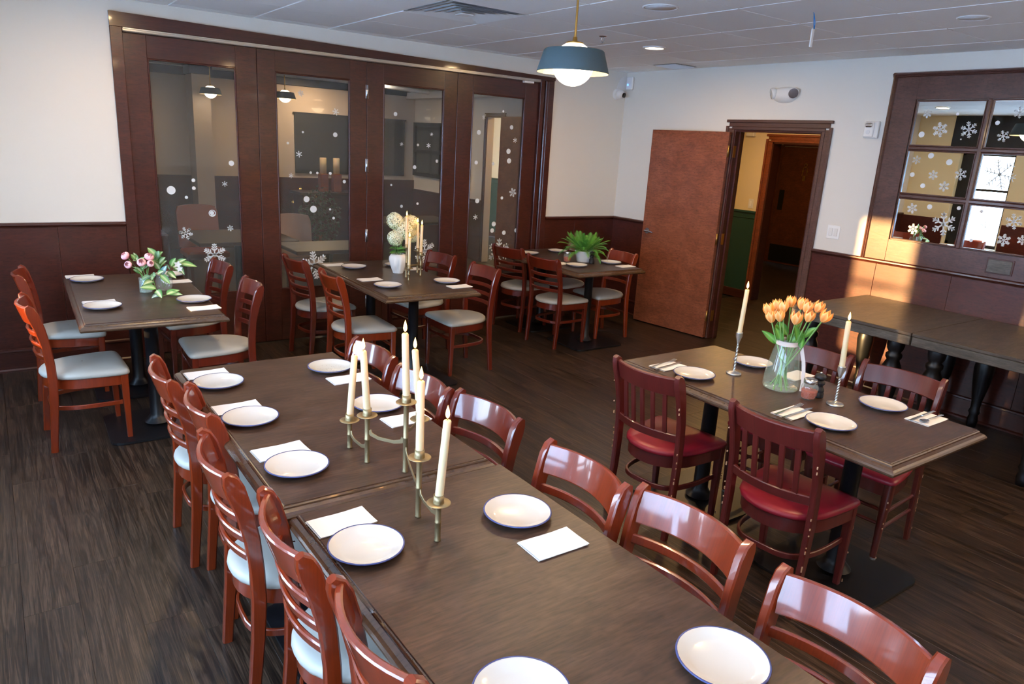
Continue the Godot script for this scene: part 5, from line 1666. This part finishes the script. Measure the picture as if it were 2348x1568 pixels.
func centrepieces():
	var L := H - 0.016
	# the long table: six armed zigzag candelabra
	var P := [[-4.921, 3.941, 0.854, H], [-4.917, 4.077, 0.919, H], [-4.839, 4.202, 0.994, H], [-4.738, 4.110, 0.885, H], [-4.926, 4.455, 0.924, L], [-4.942, 4.598, 0.850, L]]
	candelabra("aged brass candelabra of six zigzag posts on the long table", P, [[0, 1, 0.815], [1, 2, 0.868], [2, 3, 0.905], [2, 4, 0.840], [4, 5, 0.825]], H)
	var tips := [Vector3(-4.900, 1.086, 3.935), Vector3(-4.932, 1.144, 4.077), Vector3(-4.847, 1.224, 4.200), Vector3(-4.760, 1.135, 4.105), Vector3(-4.924, 1.156, 4.450), Vector3(-4.924, 1.092, 4.600)]
	var say := ["short ivory taper candle at the left end of the long candelabra", "second ivory taper candle from the left on the long candelabra", "tallest ivory taper candle on the long candelabra", "ivory taper candle behind the others, right of the tallest on the long table", "ivory taper candle on the fifth post, low in front of the tallest ones", "nearest ivory taper candle, at the right end of the long candelabra"]
	for i in 6:
		candle(say[i], Vector3(P[i][0], P[i][2] + 0.0065, P[i][1]), tips[i], "candles on the long table")
	# the white flower table
	var Q := [[-3.256, 1.133, 0.985, H], [-3.299, 1.260, 0.844, H], [-3.116, 1.110, 0.916, H], [-3.08, 0.99, 0.93, H]]
	candelabra("aged brass candelabra of slim posts on the white flower table", Q, [[1, 0, 0.80], [0, 2, 0.862], [2, 3, 0.85]], H)
	var qt := [Vector3(-3.258, 1.226, 1.133), Vector3(-3.296, 1.080, 1.258), Vector3(-3.112, 1.152, 1.110), Vector3(-3.085, 1.155, 0.99)]
	var qs := ["tallest taper candle, before the white flowers", "lowest taper candle in front of the white flowers", "taper candle standing right of the white flowers", "taper candle hidden behind the one right of the white flowers"]
	for i in 4:
		candle(qs[i], Vector3(Q[i][0], Q[i][2] + 0.0065, Q[i][1]), qt[i], "candles on the white flower table", 0.0115)
	# tulip table
	candlestick("twisted pewter candlestick left of the tulips", Vector3(-2.877, H, 3.994), 0.218)
	candlestick("twisted pewter candlestick right of the tulips", Vector3(-2.823, H, 4.516), 0.185)
	candle("ivory taper candle in the left twisted candlestick", Vector3(-2.877, H + 0.198, 3.994), Vector3(-2.868, 1.187, 3.996), "candles on the tulip table", 0.0112)
	candle("ivory taper candle in the right twisted candlestick", Vector3(-2.823, H + 0.165, 4.516), Vector3(-2.832, 1.143, 4.513), "candles on the tulip table", 0.0118)
	var va := Vector3(-2.848, H, 4.247)
	var v := thing("glass_vase", "bottle shaped clear glass vase with a pale ribbon, holding the tulips", "vase", va)
	glass_vase(v, "body", [Vector2(0.0, 0.004), Vector2(0.078, 0.003), Vector2(0.084, 0.008), Vector2(0.086, 0.022), Vector2(0.083, 0.06), Vector2(0.074, 0.12), Vector2(0.062, 0.18), Vector2(0.052, 0.215), Vector2(0.0485, 0.228), Vector2(0.050, 0.244), Vector2(0.052, 0.248)], M.vase)
	glass_vase(v, "thick_base", [Vector2(0.0, 0.001), Vector2(0.076, 0.001), Vector2(0.080, 0.006), Vector2(0.076, 0.010), Vector2(0.0, 0.008)], M.water)
	part("ribbon", MB.new().lathe([Vector2(0.0515, 0.218), Vector2(0.0512, 0.222), Vector2(0.0505, 0.236), Vector2(0.0518, 0.240)], 40), M.ribbon, v)
	part("ribbon_tail", MB.new().loft([Vector3(0.020, 0.252, 0.052), Vector3(0.018, 0.238, 0.056), Vector3(0.022, 0.20, 0.066), Vector3(0.030, 0.15, 0.078), Vector3(0.030, 0.10, 0.088), Vector3(0.024, 0.05, 0.096), Vector3(0.014, 0.012, 0.100)], [Vector2(0.022, 0.0012), Vector2(0.020, 0.0012), Vector2(0.018, 0.0012)] + [Vector2(0.017, 0.0012), Vector2(0.017, 0.0012), Vector2(0.016, 0.0012), Vector2(0.014, 0.0012)], Vector3(0.4, 0, 1), 0.0004), M.ribbon, v)
	part("bow", MB.new().loft([Vector3(0.012, 0.230, 0.046), Vector3(0.022, 0.243, 0.058), Vector3(0.016, 0.262, 0.062), Vector3(0.008, 0.264, 0.054)], [Vector2(0.020, 0.0014)], Vector3(1, 0, 0.3), 0.0004), M.ribbon, v)
	var T := [
		[-2.83, 1.108, 4.107, 0.066, 0.2, "large orange tulip at the left edge of the bouquet"],
		[-2.80, 1.132, 4.129, 0.058, 0.0, "orange tulip peeping up behind the leftmost tulip"],
		[-2.78, 1.160, 4.186, 0.056, 0.1, "pale orange tulip at the back left of the bouquet"],
		[-2.84, 1.140, 4.189, 0.058, 1.0, "yellow edged tulip at the upper middle left of the bouquet"],
		[-2.89, 1.090, 4.163, 0.058, 0.6, "orange tulip in front, second from the left"],
		[-2.90, 1.108, 4.215, 0.058, 0.8, "orange tulip in the front middle of the bouquet"],
		[-2.79, 1.165, 4.254, 0.060, 0.1, "closed pale orange tulip at the top middle of the bouquet"],
		[-2.84, 1.166, 4.312, 0.058, 0.9, "bright yellow tulip at the upper right of the bouquet"],
		[-2.81, 1.172, 4.350, 0.056, 0.4, "orange tulip behind the bright yellow one at the upper right"],
		[-2.88, 1.112, 4.290, 0.064, 0.8, "sunlit tulip low in front at the right of the bouquet"],
		[-2.85, 1.128, 4.335, 0.058, 0.6, "orange tulip between the low front one and the right edge"],
		[-2.82, 1.138, 4.396, 0.062, 0.0, "deep orange tulip at the right edge of the bouquet"],
	]
	for i in T.size():
		var t = T[i]
		var hd := Vector3(t[0], t[1], t[2])
		var out := Vector3(hd.x - va.x, 0, hd.z - va.z)
		var an := TAU * i / 12.0 + 2.4
		var foot := va + Vector3(-out.x * 0.8 + 0.035 * cos(an), 0.012, clampf(-out.z * 0.42, -0.05, 0.05) + 0.015 * sin(an))
		tulip(t[5], hd, foot, Vector3(out.x, 0, out.z) * 3.2, t[3], t[4], va, 2 if i % 2 == 0 else 1)
	shaker("glass shaker of red pepper flakes beside the tulip vase", Vector3(-2.862, H, 4.405))
	mill("small black turned pepper mill behind the tulip table shaker", Vector3(-2.795, H, 4.410))
	# fern table
	shaker("glass shaker of red pepper flakes left of the fern", Vector3(-1.412, H, 0.895))
	mill("small black turned pepper mill before the fern pot", Vector3(-1.236, H, 1.050))
	var fp := Vector3(-1.235, H, 0.93)
	var f := thing("potted_fern", "bushy green fern in a round white pot", "plant", fp)
	part("pot", MB.new().lathe([Vector2(0, 0), Vector2(0.066, 0), Vector2(0.070, 0.004), Vector2(0.088, 0.100), Vector2(0.090, 0.106), Vector2(0.085, 0.106), Vector2(0.080, 0.09), Vector2(0, 0.088)], 36), M.pot, f)
	var r := RandomNumberGenerator.new()
	r.seed = 21
	for k in 54:
		var a := TAU * k * 0.381966
		var lift: float = lerp(1.15, -0.05, float(k) / 53.0) + r.randf_range(-0.1, 0.1)
		var len := r.randf_range(0.24, 0.32) * (0.85 if lift > 0.7 else 1.0)
		var out := Vector3(cos(a), 0, sin(a))
		var pth := []
		for i in 15:
			var t := i / 14.0
			pth.append(Vector3(0, 0.095, 0) + out * (0.02 + len * 0.80 * sin(t * 1.35) * cos(lift * 0.75)) + Vector3.UP * len * (sin(lift + 0.35) * t * 1.05 - 0.55 * t * t * (1.0 - lift * 0.35)))
		var m := MB.new().smooth(2)
		m.tube(pth, 0.0013, 4, 1, false)
		m.flat()
		for i in range(2, 15):
			var c: Vector3 = pth[i]
			var d: Vector3 = (pth[min(i + 1, 14)] - pth[i - 1]).normalized()
			var sd := d.cross(Vector3.UP).normalized()
			var up := sd.cross(d)
			var ll: float = 0.046 * sin(PI * clampf(0.12 + i / 16.5, 0, 1)) + 0.004
			for h in 3:
				for s in [-1.0, 1.0]:
					var cc: Vector3 = c + d * 0.0055 * h
					var tip: Vector3 = cc + (sd * s * 0.9 + d * 0.42 - up * 0.18) * ll
					m.tri(cc - d * 0.0021, tip, cc + d * 0.0021)
		part("frond", m, M.fern2 if k % 3 == 0 else M.fern, f)
	# white hydrangeas
	var hv := Vector3(-3.232, H, 0.945)
	var w := thing("fluted_vase", "white fluted ceramic vase holding the white flowers", "vase", hv)
	var rows := []
	for q in [[0.0, 0.001], [0.040, 0.0], [0.042, 0.006], [0.050, 0.030], [0.062, 0.065], [0.071, 0.105], [0.070, 0.130], [0.060, 0.148], [0.050, 0.156], [0.046, 0.156], [0.050, 0.140], [0.0, 0.12]]:
		var ring := []
		for j in 72:
			var a: float = TAU * j / 72 + q[1] * 3.0
			var fl: float = 1.0 + 0.07 * abs(sin(a * 4.5)) * sin(PI * clampf(q[1] / 0.156, 0, 1))
			ring.append(Vector3(cos(a) * q[0] * fl, q[1], -sin(a) * q[0] * fl))
		rows.append(ring)
	part("body", MB.new().smooth(1).grid_out(rows), M.pot, w)
	var hs := [[Vector3(-3.257, 1.168, 0.93), 0.062, "white hydrangea head at the top left of the fluted vase"], [Vector3(-3.120, 1.150, 0.93), 0.058, "creamy hydrangea head at the upper right, lit by the candles"], [Vector3(-3.272, 1.040, 0.97), 0.058, "white hydrangea head hanging low at the left of the vase"], [Vector3(-3.195, 1.095, 0.98), 0.064, "white hydrangea head in the middle behind the tallest candle"], [Vector3(-3.100, 1.050, 0.94), 0.050, "creamy hydrangea head low at the right of the vase"]]
	for i in hs.size():
		var c: Vector3 = hs[i][0] - hv
		var o := thing("hydrangea", hs[i][2], "flower", hv, 0.0, "white hydrangeas in the fluted vase")
		var m := MB.new()
		m.use_col = true
		var rr: float = hs[i][1]
		for k in 85:
			var y := 1.0 - 2.0 * (k + 0.5) / 85.0
			var ph := k * 2.399963
			var n := Vector3(cos(ph) * sqrt(1 - y * y), y * 1.05, sin(ph) * sqrt(1 - y * y)).normalized()
			var b := c + n * rr * r.randf_range(0.86, 1.06)
			var t1 := n.cross(Vector3(r.randfn(), r.randfn(), r.randfn())).normalized()
			var t2 := n.cross(t1)
			var warm := 1.0 if i in [1, 4] else 0.3
			m.col = Color(0.88, 0.90, 0.82).lerp(Color(0.90, 0.86, 0.68), warm * r.randf()).lerp(Color(0.70, 0.80, 0.55), 0.45 * max(0.0, -n.y) + 0.12 * r.randf()).srgb_to_linear()
			for q in 4:
				var d1 := t1 * cos(q * PI / 2) + t2 * sin(q * PI / 2)
				var d2 := t1 * cos(q * PI / 2 + PI / 2) + t2 * sin(q * PI / 2 + PI / 2)
				var z := 0.0125
				m._face([b, b + (d1 * 0.9 - d2 * 0.55) * z + n * z * 0.35, b + d1 * z * 1.45 + n * z * 0.25, b + (d1 * 0.9 + d2 * 0.55) * z + n * z * 0.35], n)
		part("bloom", m, M.petal, o)
		part("stem", MB.new().tube([Vector3(0.01 * (i - 2), 0.02, 0), Vector3(0.012 * (i - 2), 0.155, 0.006 * (i % 3 - 1)), c], 0.0028, 6), M.stem, o)
		for k in 2:
			var q := MB.new().smooth(1)
			var s := -1.0 if (i + k) % 2 == 0 else 1.0
			leaf_shape(q, Vector3(0.012 * (i - 2), 0.165 + 0.02 * k, 0.0), Vector3(s * (0.6 + 0.1 * i), 0.25 + 0.2 * k, 0.5 - 0.25 * i), Vector3(0, 1, 0.4), 0.085 + 0.01 * k, 0.045, 0.3, c8(60, 116, 52).srgb_to_linear(), c8(112, 160, 86).srgb_to_linear())
			part("leaf", q, M.leafv, o)
	# pink flowers and variegated leaves in two small jars
	var ja := Vector3(-5.100, H, 1.075)
	var jb := Vector3(-4.985, H, 1.050)
	var j1 := thing("glass_jar", "straight clear glass jar holding the pink flowers", "vase", ja)
	part("wall", MB.new().lathe([Vector2(0.036, 0.002), Vector2(0.038, 0.006), Vector2(0.039, 0.094), Vector2(0.0375, 0.096), Vector2(0.0355, 0.094), Vector2(0.0345, 0.014)], 32), M.jar, j1)
	part("base", MB.new().lathe([Vector2(0, 0.001), Vector2(0.036, 0.001), Vector2(0.038, 0.005), Vector2(0.034, 0.012), Vector2(0, 0.012)], 32), M.water, j1)
	var j2 := thing("glass_jar", "round clear glass jar half hidden by the variegated leaves", "vase", jb)
	part("wall", MB.new().lathe([Vector2(0, 0.001), Vector2(0.040, 0.002), Vector2(0.050, 0.03), Vector2(0.052, 0.06), Vector2(0.044, 0.09), Vector2(0.042, 0.096)], 32), M.jar, j2)
	var R := [[Vector3(-5.204, 0.992, 1.08), Vector3(-0.75, 0.75, 0.35), 0.027, "pink ranunculus at the far left top of the arrangement"], [Vector3(-5.193, 0.936, 1.09), Vector3(-0.7, 0.35, 0.75), 0.024, "small pink ranunculus at the lower left of the arrangement"], [Vector3(-5.119, 0.951, 1.11), Vector3(-0.25, 0.6, 0.8), 0.027, "pink ranunculus in the middle of the arrangement"], [Vector3(-5.067, 0.980, 1.08), Vector3(0.15, 0.85, 0.5), 0.029, "pale pink ranunculus at the top of the arrangement"], [Vector3(-5.069, 0.943, 1.12), Vector3(0.1, 0.45, 0.9), 0.022, "peach pink ranunculus at the right of the arrangement"]]
	for i in R.size():
		ranunculus(R[i][3], R[i][0], R[i][1], R[i][2], ja + Vector3(0.018 * (i - 2) * 0.7, 0.015, 0.008 * (i % 2)), ja)
	var up := func(n: int, sd: int, spread: float, ln: float) -> Array:
		var res := []
		var q := RandomNumberGenerator.new()
		q.seed = sd
		for k in n:
			var a := PI * (0.1 + 0.8 * q.randf())
			res.append([q.randf_range(0.45, 1.0), Vector3(cos(a) * spread, 0.35 + 0.65 * q.randf(), q.randf_range(-0.2, 0.7)), ln * q.randf_range(0.8, 1.2), ln * q.randf_range(0.38, 0.5), [0, 0, 1, 3][k % 4]])
		return res
	sprig("upright variegated leaf sprig at the top of the pink arrangement", [jb + Vector3(-0.01, 0.02, 0), jb + Vector3(-0.015, 0.10, 0.0), jb + Vector3(-0.03, 0.19, 0.0), jb + Vector3(-0.035, 0.235, 0.0)], up.call(9, 4, 0.6, 0.095), jb)
	sprig("leaf sprig leaning to the left behind the pink blooms", [ja + Vector3(0, 0.02, 0), ja + Vector3(-0.01, 0.10, -0.01), ja + Vector3(-0.02, 0.17, -0.02), ja + Vector3(-0.05, 0.225, -0.02)], up.call(9, 9, 0.9, 0.075), ja)
	sprig("leaf sprig reaching right with a long pointed leaf", [jb + Vector3(0, 0.02, 0), jb + Vector3(0.01, 0.10, 0.01), jb + Vector3(0.05, 0.165, 0.02), jb + Vector3(0.10, 0.175, 0.03)], [[0.98, Vector3(1, 0.0, 0.1), 0.105, 0.046, 1], [0.85, Vector3(0.7, 0.6, 0.2), 0.09, 0.04, 0], [0.7, Vector3(0.3, 0.9, 0.3), 0.09, 0.042, 1], [0.75, Vector3(0.8, -0.5, 0.4), 0.07, 0.034, 0], [0.6, Vector3(-0.2, 0.7, 0.6), 0.08, 0.04, 0], [0.5, Vector3(0.5, -0.2, 0.9), 0.08, 0.04, 0], [0.9, Vector3(0.5, -0.7, 0.3), 0.07, 0.034, 0]], jb)
	sprig("low leafy sprig spilling over the jar rims", [ja + Vector3(0.02, 0.02, 0.0), ja + Vector3(0.02, 0.10, 0.01), ja + Vector3(0.05, 0.125, 0.03), ja + Vector3(0.09, 0.115, 0.05)], [[0.55, Vector3(-0.9, -0.1, 0.5), 0.07, 0.036, 3], [0.6, Vector3(0.2, 0.3, 0.9), 0.07, 0.038, 3], [0.75, Vector3(-0.4, -0.2, 0.9), 0.075, 0.034, 3], [0.85, Vector3(0.4, 0.5, 0.6), 0.07, 0.036, 0], [1.0, Vector3(0.35, 0.95, 0.2), 0.09, 0.040, 2], [0.95, Vector3(0.7, -0.6, 0.5), 0.075, 0.04, 1], [0.5, Vector3(-0.8, -0.6, 0.3), 0.07, 0.032, 2]], ja)
	sprig("trailing vine of variegated leaves lying on the table before the jars", [ja + Vector3(0.03, 0.03, 0.0), ja + Vector3(0.04, 0.10, 0.03), ja + Vector3(0.04, 0.06, 0.09), ja + Vector3(0.04, 0.012, 0.16), ja + Vector3(0.065, 0.006, 0.20), ja + Vector3(0.10, 0.015, 0.17)], [[0.35, Vector3(-0.6, 0.1, 0.5), 0.095, 0.05, 0], [0.55, Vector3(-0.9, 0.35, 0.1), 0.10, 0.045, 1], [0.6, Vector3(0.2, -0.2, 1.0), 0.085, 0.045, 0], [0.75, Vector3(-0.9, 0.05, 0.6), 0.06, 0.034, 2], [0.95, Vector3(0.9, 0.45, -0.2), 0.095, 0.045, 1], [1.0, Vector3(1.0, 0.12, 0.25), 0.085, 0.04, 0]], ja)
	var wf := thing("white_blossom", "small white blossom at the right of the pink arrangement", "flower", jb)
	var wb := MB.new().smooth(1)
	for k in 5:
		var a := TAU * k / 5.0
		leaf_shape(wb, Vector3(0.078, 0.175, 0.05), Vector3(cos(a), sin(a), 0.25), Vector3(0, 0.1, 1), 0.026, 0.017, 0.0, Color(0.85, 0.85, 0.82), Color(0.9, 0.9, 0.86))
		leaf_shape(wb, Vector3(0.088, 0.145, 0.05), Vector3(cos(a + 0.4), sin(a + 0.4), 0.25), Vector3(0, 0.1, 1), 0.022, 0.015, 0.0, Color(0.85, 0.85, 0.82), Color(0.9, 0.9, 0.86))
	part("petal", wb, M.petal, wf)
	part("stem", MB.new().tube([Vector3(0.0, 0.02, 0.0), Vector3(0.03, 0.10, 0.02), Vector3(0.078, 0.172, 0.046)], 0.0016, 6), M.stem, wf)

# ------------------------------------------------------------------ stickers on glass
func flake_mesh(kind: String, r: float, sd: int) -> MB:
	var m := MB.new()
	var t := 0.0007
	var bar := func(a: Vector2, b: Vector2, w0: float, w1: float):
		var n := (b - a).normalized().orthogonal()
		m.prism(PackedVector2Array([a + n * w0, b + n * w1, b + (b - a).normalized() * w1 * 0.9, b - n * w1, a - n * w0]), t)
	if kind == "D" or kind == "R":
		var p := PackedVector2Array()
		for k in 24: p.append(Vector2(cos(TAU * k / 24), sin(TAU * k / 24)) * r)
		m.prism(p, t)
		if kind == "R":
			m = MB.new()
			for k in 24:
				var a := TAU * k / 24
				var b := TAU * (k + 1) / 24
				var w := 0.80 - (0.22 if k > 14 and k < 22 else 0.0)
				m.prism(PackedVector2Array([Vector2(cos(a), sin(a)) * r, Vector2(cos(b), sin(b)) * r, Vector2(cos(b), sin(b)) * r * w, Vector2(cos(a), sin(a)) * r * w]), t)
			var q := PackedVector2Array()
			for k in 20: q.append(Vector2(-0.10, 0.08) * r + Vector2(cos(TAU * k / 20), sin(TAU * k / 20)) * r * 0.60)
			m.prism(q, t)
		return m
	for k in 6:
		var a := TAU * k / 6.0 + PI / 6.0 + 0.08 * (sd % 5)
		var d := Vector2(cos(a), sin(a))
		var n := d.orthogonal()
		if kind == "A":
			bar.call(d * r * 0.05, d * r * 0.86, r * 0.10, r * 0.13)
			continue
		if kind == "B":
			bar.call(Vector2.ZERO, d * r * 0.97, r * 0.030, r * 0.026)
			for q in [0.30, 0.52, 0.74]:
				for s in [-1.0, 1.0]:
					var b: Vector2 = d * r * q
					bar.call(b, b + (d * 0.62 + n * s * 0.78) * r * (0.10 + 0.26 * (1.0 - abs(q - 0.58) * 2.0)), r * 0.024, r * 0.022)
			continue
		bar.call(Vector2.ZERO, d * r * 0.92, r * 0.06, r * 0.045)
		var v := sd % 3
		for q in ([0.34, 0.54, 0.74] if v != 1 else [0.42, 0.68]):
			for s in [-1.0, 1.0]:
				var b: Vector2 = d * r * q
				bar.call(b, b + (d * 0.66 + n * s * 0.75) * r * (0.36 - 0.22 * q), r * 0.045, r * 0.05)
		if v == 1:
			m.prism(PackedVector2Array([d * r * 0.98, d * r * 0.72 + n * r * 0.12, d * r * 0.56, d * r * 0.72 - n * r * 0.12]), t)
	if kind == "F" or kind == "B":
		var c := PackedVector2Array()
		for k in 12:
			var rr := r * (0.24 if k % 2 == 0 else 0.15) * (0.6 if kind == "B" else 1.0)
			c.append(Vector2(cos(TAU * k / 12 + PI / 6), sin(TAU * k / 12 + PI / 6)) * rr)
		m.prism(c, t)
	return m

func stickers():
	var doors := [
		[["D",-4.701,1.309,0.032],["D",-4.534,1.388,0.014],["D",-4.534,1.327,0.014],["D",-4.593,1.255,0.012],["R",-4.405,1.129,0.028],["D",-4.238,1.529,0.021],["A",-4.297,1.364,0.024],["F",-4.613,0.972,0.056],["F",-4.270,1.006,0.027],["F",-4.403,0.791,0.098]],
		[["F",-3.653,2.115,0.028],["A",-3.349,1.988,0.032],["D",-3.355,1.798,0.020],["D",-3.642,1.804,0.009],["D",-3.773,1.709,0.011],["A",-3.679,1.622,0.029],["A",-3.751,1.441,0.022],["D",-3.580,1.471,0.011],["D",-3.521,1.470,0.011],["D",-3.404,1.469,0.013],["D",-3.274,1.401,0.015],["D",-3.621,1.245,0.026],["D",-3.561,1.159,0.030],["D",-3.377,1.080,0.012],["D",-3.409,1.157,0.010],["F",-3.557,0.663,0.135]],
		[["D",-2.781,2.010,0.018],["A",-2.715,1.749,0.019],["A",-2.402,1.853,0.018],["A",-2.432,1.749,0.024],["D",-2.545,1.750,0.012],["R",-2.337,1.610,0.015],["D",-2.575,1.546,0.018],["D",-2.814,1.378,0.010],["D",-2.705,1.183,0.014],["D",-2.536,1.208,0.012],["F",-2.445,0.748,0.125]],
		[["A",-1.824,2.045,0.022],["D",-1.596,2.117,0.012],["D",-1.874,1.900,0.023],["D",-1.484,1.971,0.021],["A",-1.431,1.847,0.028],["D",-1.507,1.735,0.026],["D",-1.493,1.641,0.026],["D",-1.687,1.606,0.017],["D",-1.891,1.611,0.019],["D",-1.859,1.236,0.024],["A",-1.872,1.073,0.029],["D",-1.643,1.001,0.025],["D",-1.659,0.934,0.023],["D",-1.509,0.908,0.023],["D",-1.356,0.930,0.021],["F",-1.424,1.322,0.049],["D",-1.558,1.267,0.016],["F",-1.561,0.710,0.150]],
	]
	var dn := ["leftmost glass door", "second glass door", "third glass door", "rightmost glass door"]
	for i in 4:
		put_stickers(doors[i], dn[i], func(u, v): return Transform3D(Basis(), Vector3(u, v, -0.0465)))
	var mir := [["F",3.303,2.210,0.035],["D",3.518,2.209,0.011],["F",3.418,2.096,0.059],["D",3.290,2.059,0.022],["F",3.618,2.100,0.064],["D",3.578,2.032,0.005],["F",3.920,2.220,0.043],["D",3.796,2.150,0.015],["F",3.851,2.060,0.044],["F",3.291,1.870,0.036],["D",3.391,1.907,0.021],["D",3.532,1.866,0.022],["F",3.436,1.766,0.038],["D",3.281,1.759,0.018],["F",3.628,1.783,0.047],["B",3.885,1.800,0.110],["D",3.376,1.682,0.018],["F",3.531,1.689,0.041],["F",3.332,1.505,0.043],["D",3.459,1.530,0.019],["D",3.667,1.542,0.014],["F",3.585,1.413,0.096],["F",3.369,1.351,0.043],["D",3.824,1.534,0.012],["B",3.870,1.427,0.043],["F",4.043,1.487,0.060],["F",4.008,1.351,0.048],["F",4.121,1.367,0.036],["D",3.798,1.321,0.012]]
	var panes := {}
	for s in mir:
		var row := "top" if s[2] > 1.95 else "middle" if s[2] > 1.595 else "bottom"
		var k := "%s %s mirror pane" % [row, "left" if s[1] < 3.72 else "right"]
		if not panes.has(k): panes[k] = []
		panes[k].append(s)
	for k in panes:
		put_stickers(panes[k], k, func(u, v): return Transform3D(Basis(Vector3(0, 0, 1), Vector3(0, 1, 0), Vector3(-1, 0, 0)), Vector3(-0.0072, v, u)))

func put_stickers(list: Array, where: String, place: Callable):
	var nth := ["highest", "second highest", "third highest", "fourth highest", "fifth highest", "sixth highest", "seventh highest", "eighth highest", "ninth highest", "tenth highest", "eleventh highest", "twelfth highest", "thirteenth highest", "fourteenth highest"]
	var word := {"D": "round white dot sticker", "R": "white ring sticker with a dot", "A": "six armed white star sticker", "F": "lacy white snowflake sticker", "B": "thin branched grey snowflake sticker"}
	for kind in word:
		var l := list.filter(func(s): return s[0] == kind)
		l.sort_custom(func(a, b): return a[2] > b[2])
		for i in l.size():
			var s = l[i]
			var rank: String = "" if l.size() == 1 else ("lowest " if i == l.size() - 1 else nth[i] + " ")
			var o := single("dot_sticker" if kind in ["D", "R"] else "snowflake_sticker", flake_mesh(kind, s[3], int(abs(s[1]) * 100 + s[2] * 70)), M.glitter if kind == "B" else M.sticker, "%s%s on the %s" % [rank, word[kind], where], "sticker", Vector3.ZERO, "stickers on the %s" % where)
			o.transform = place.call(s[1], s[2])
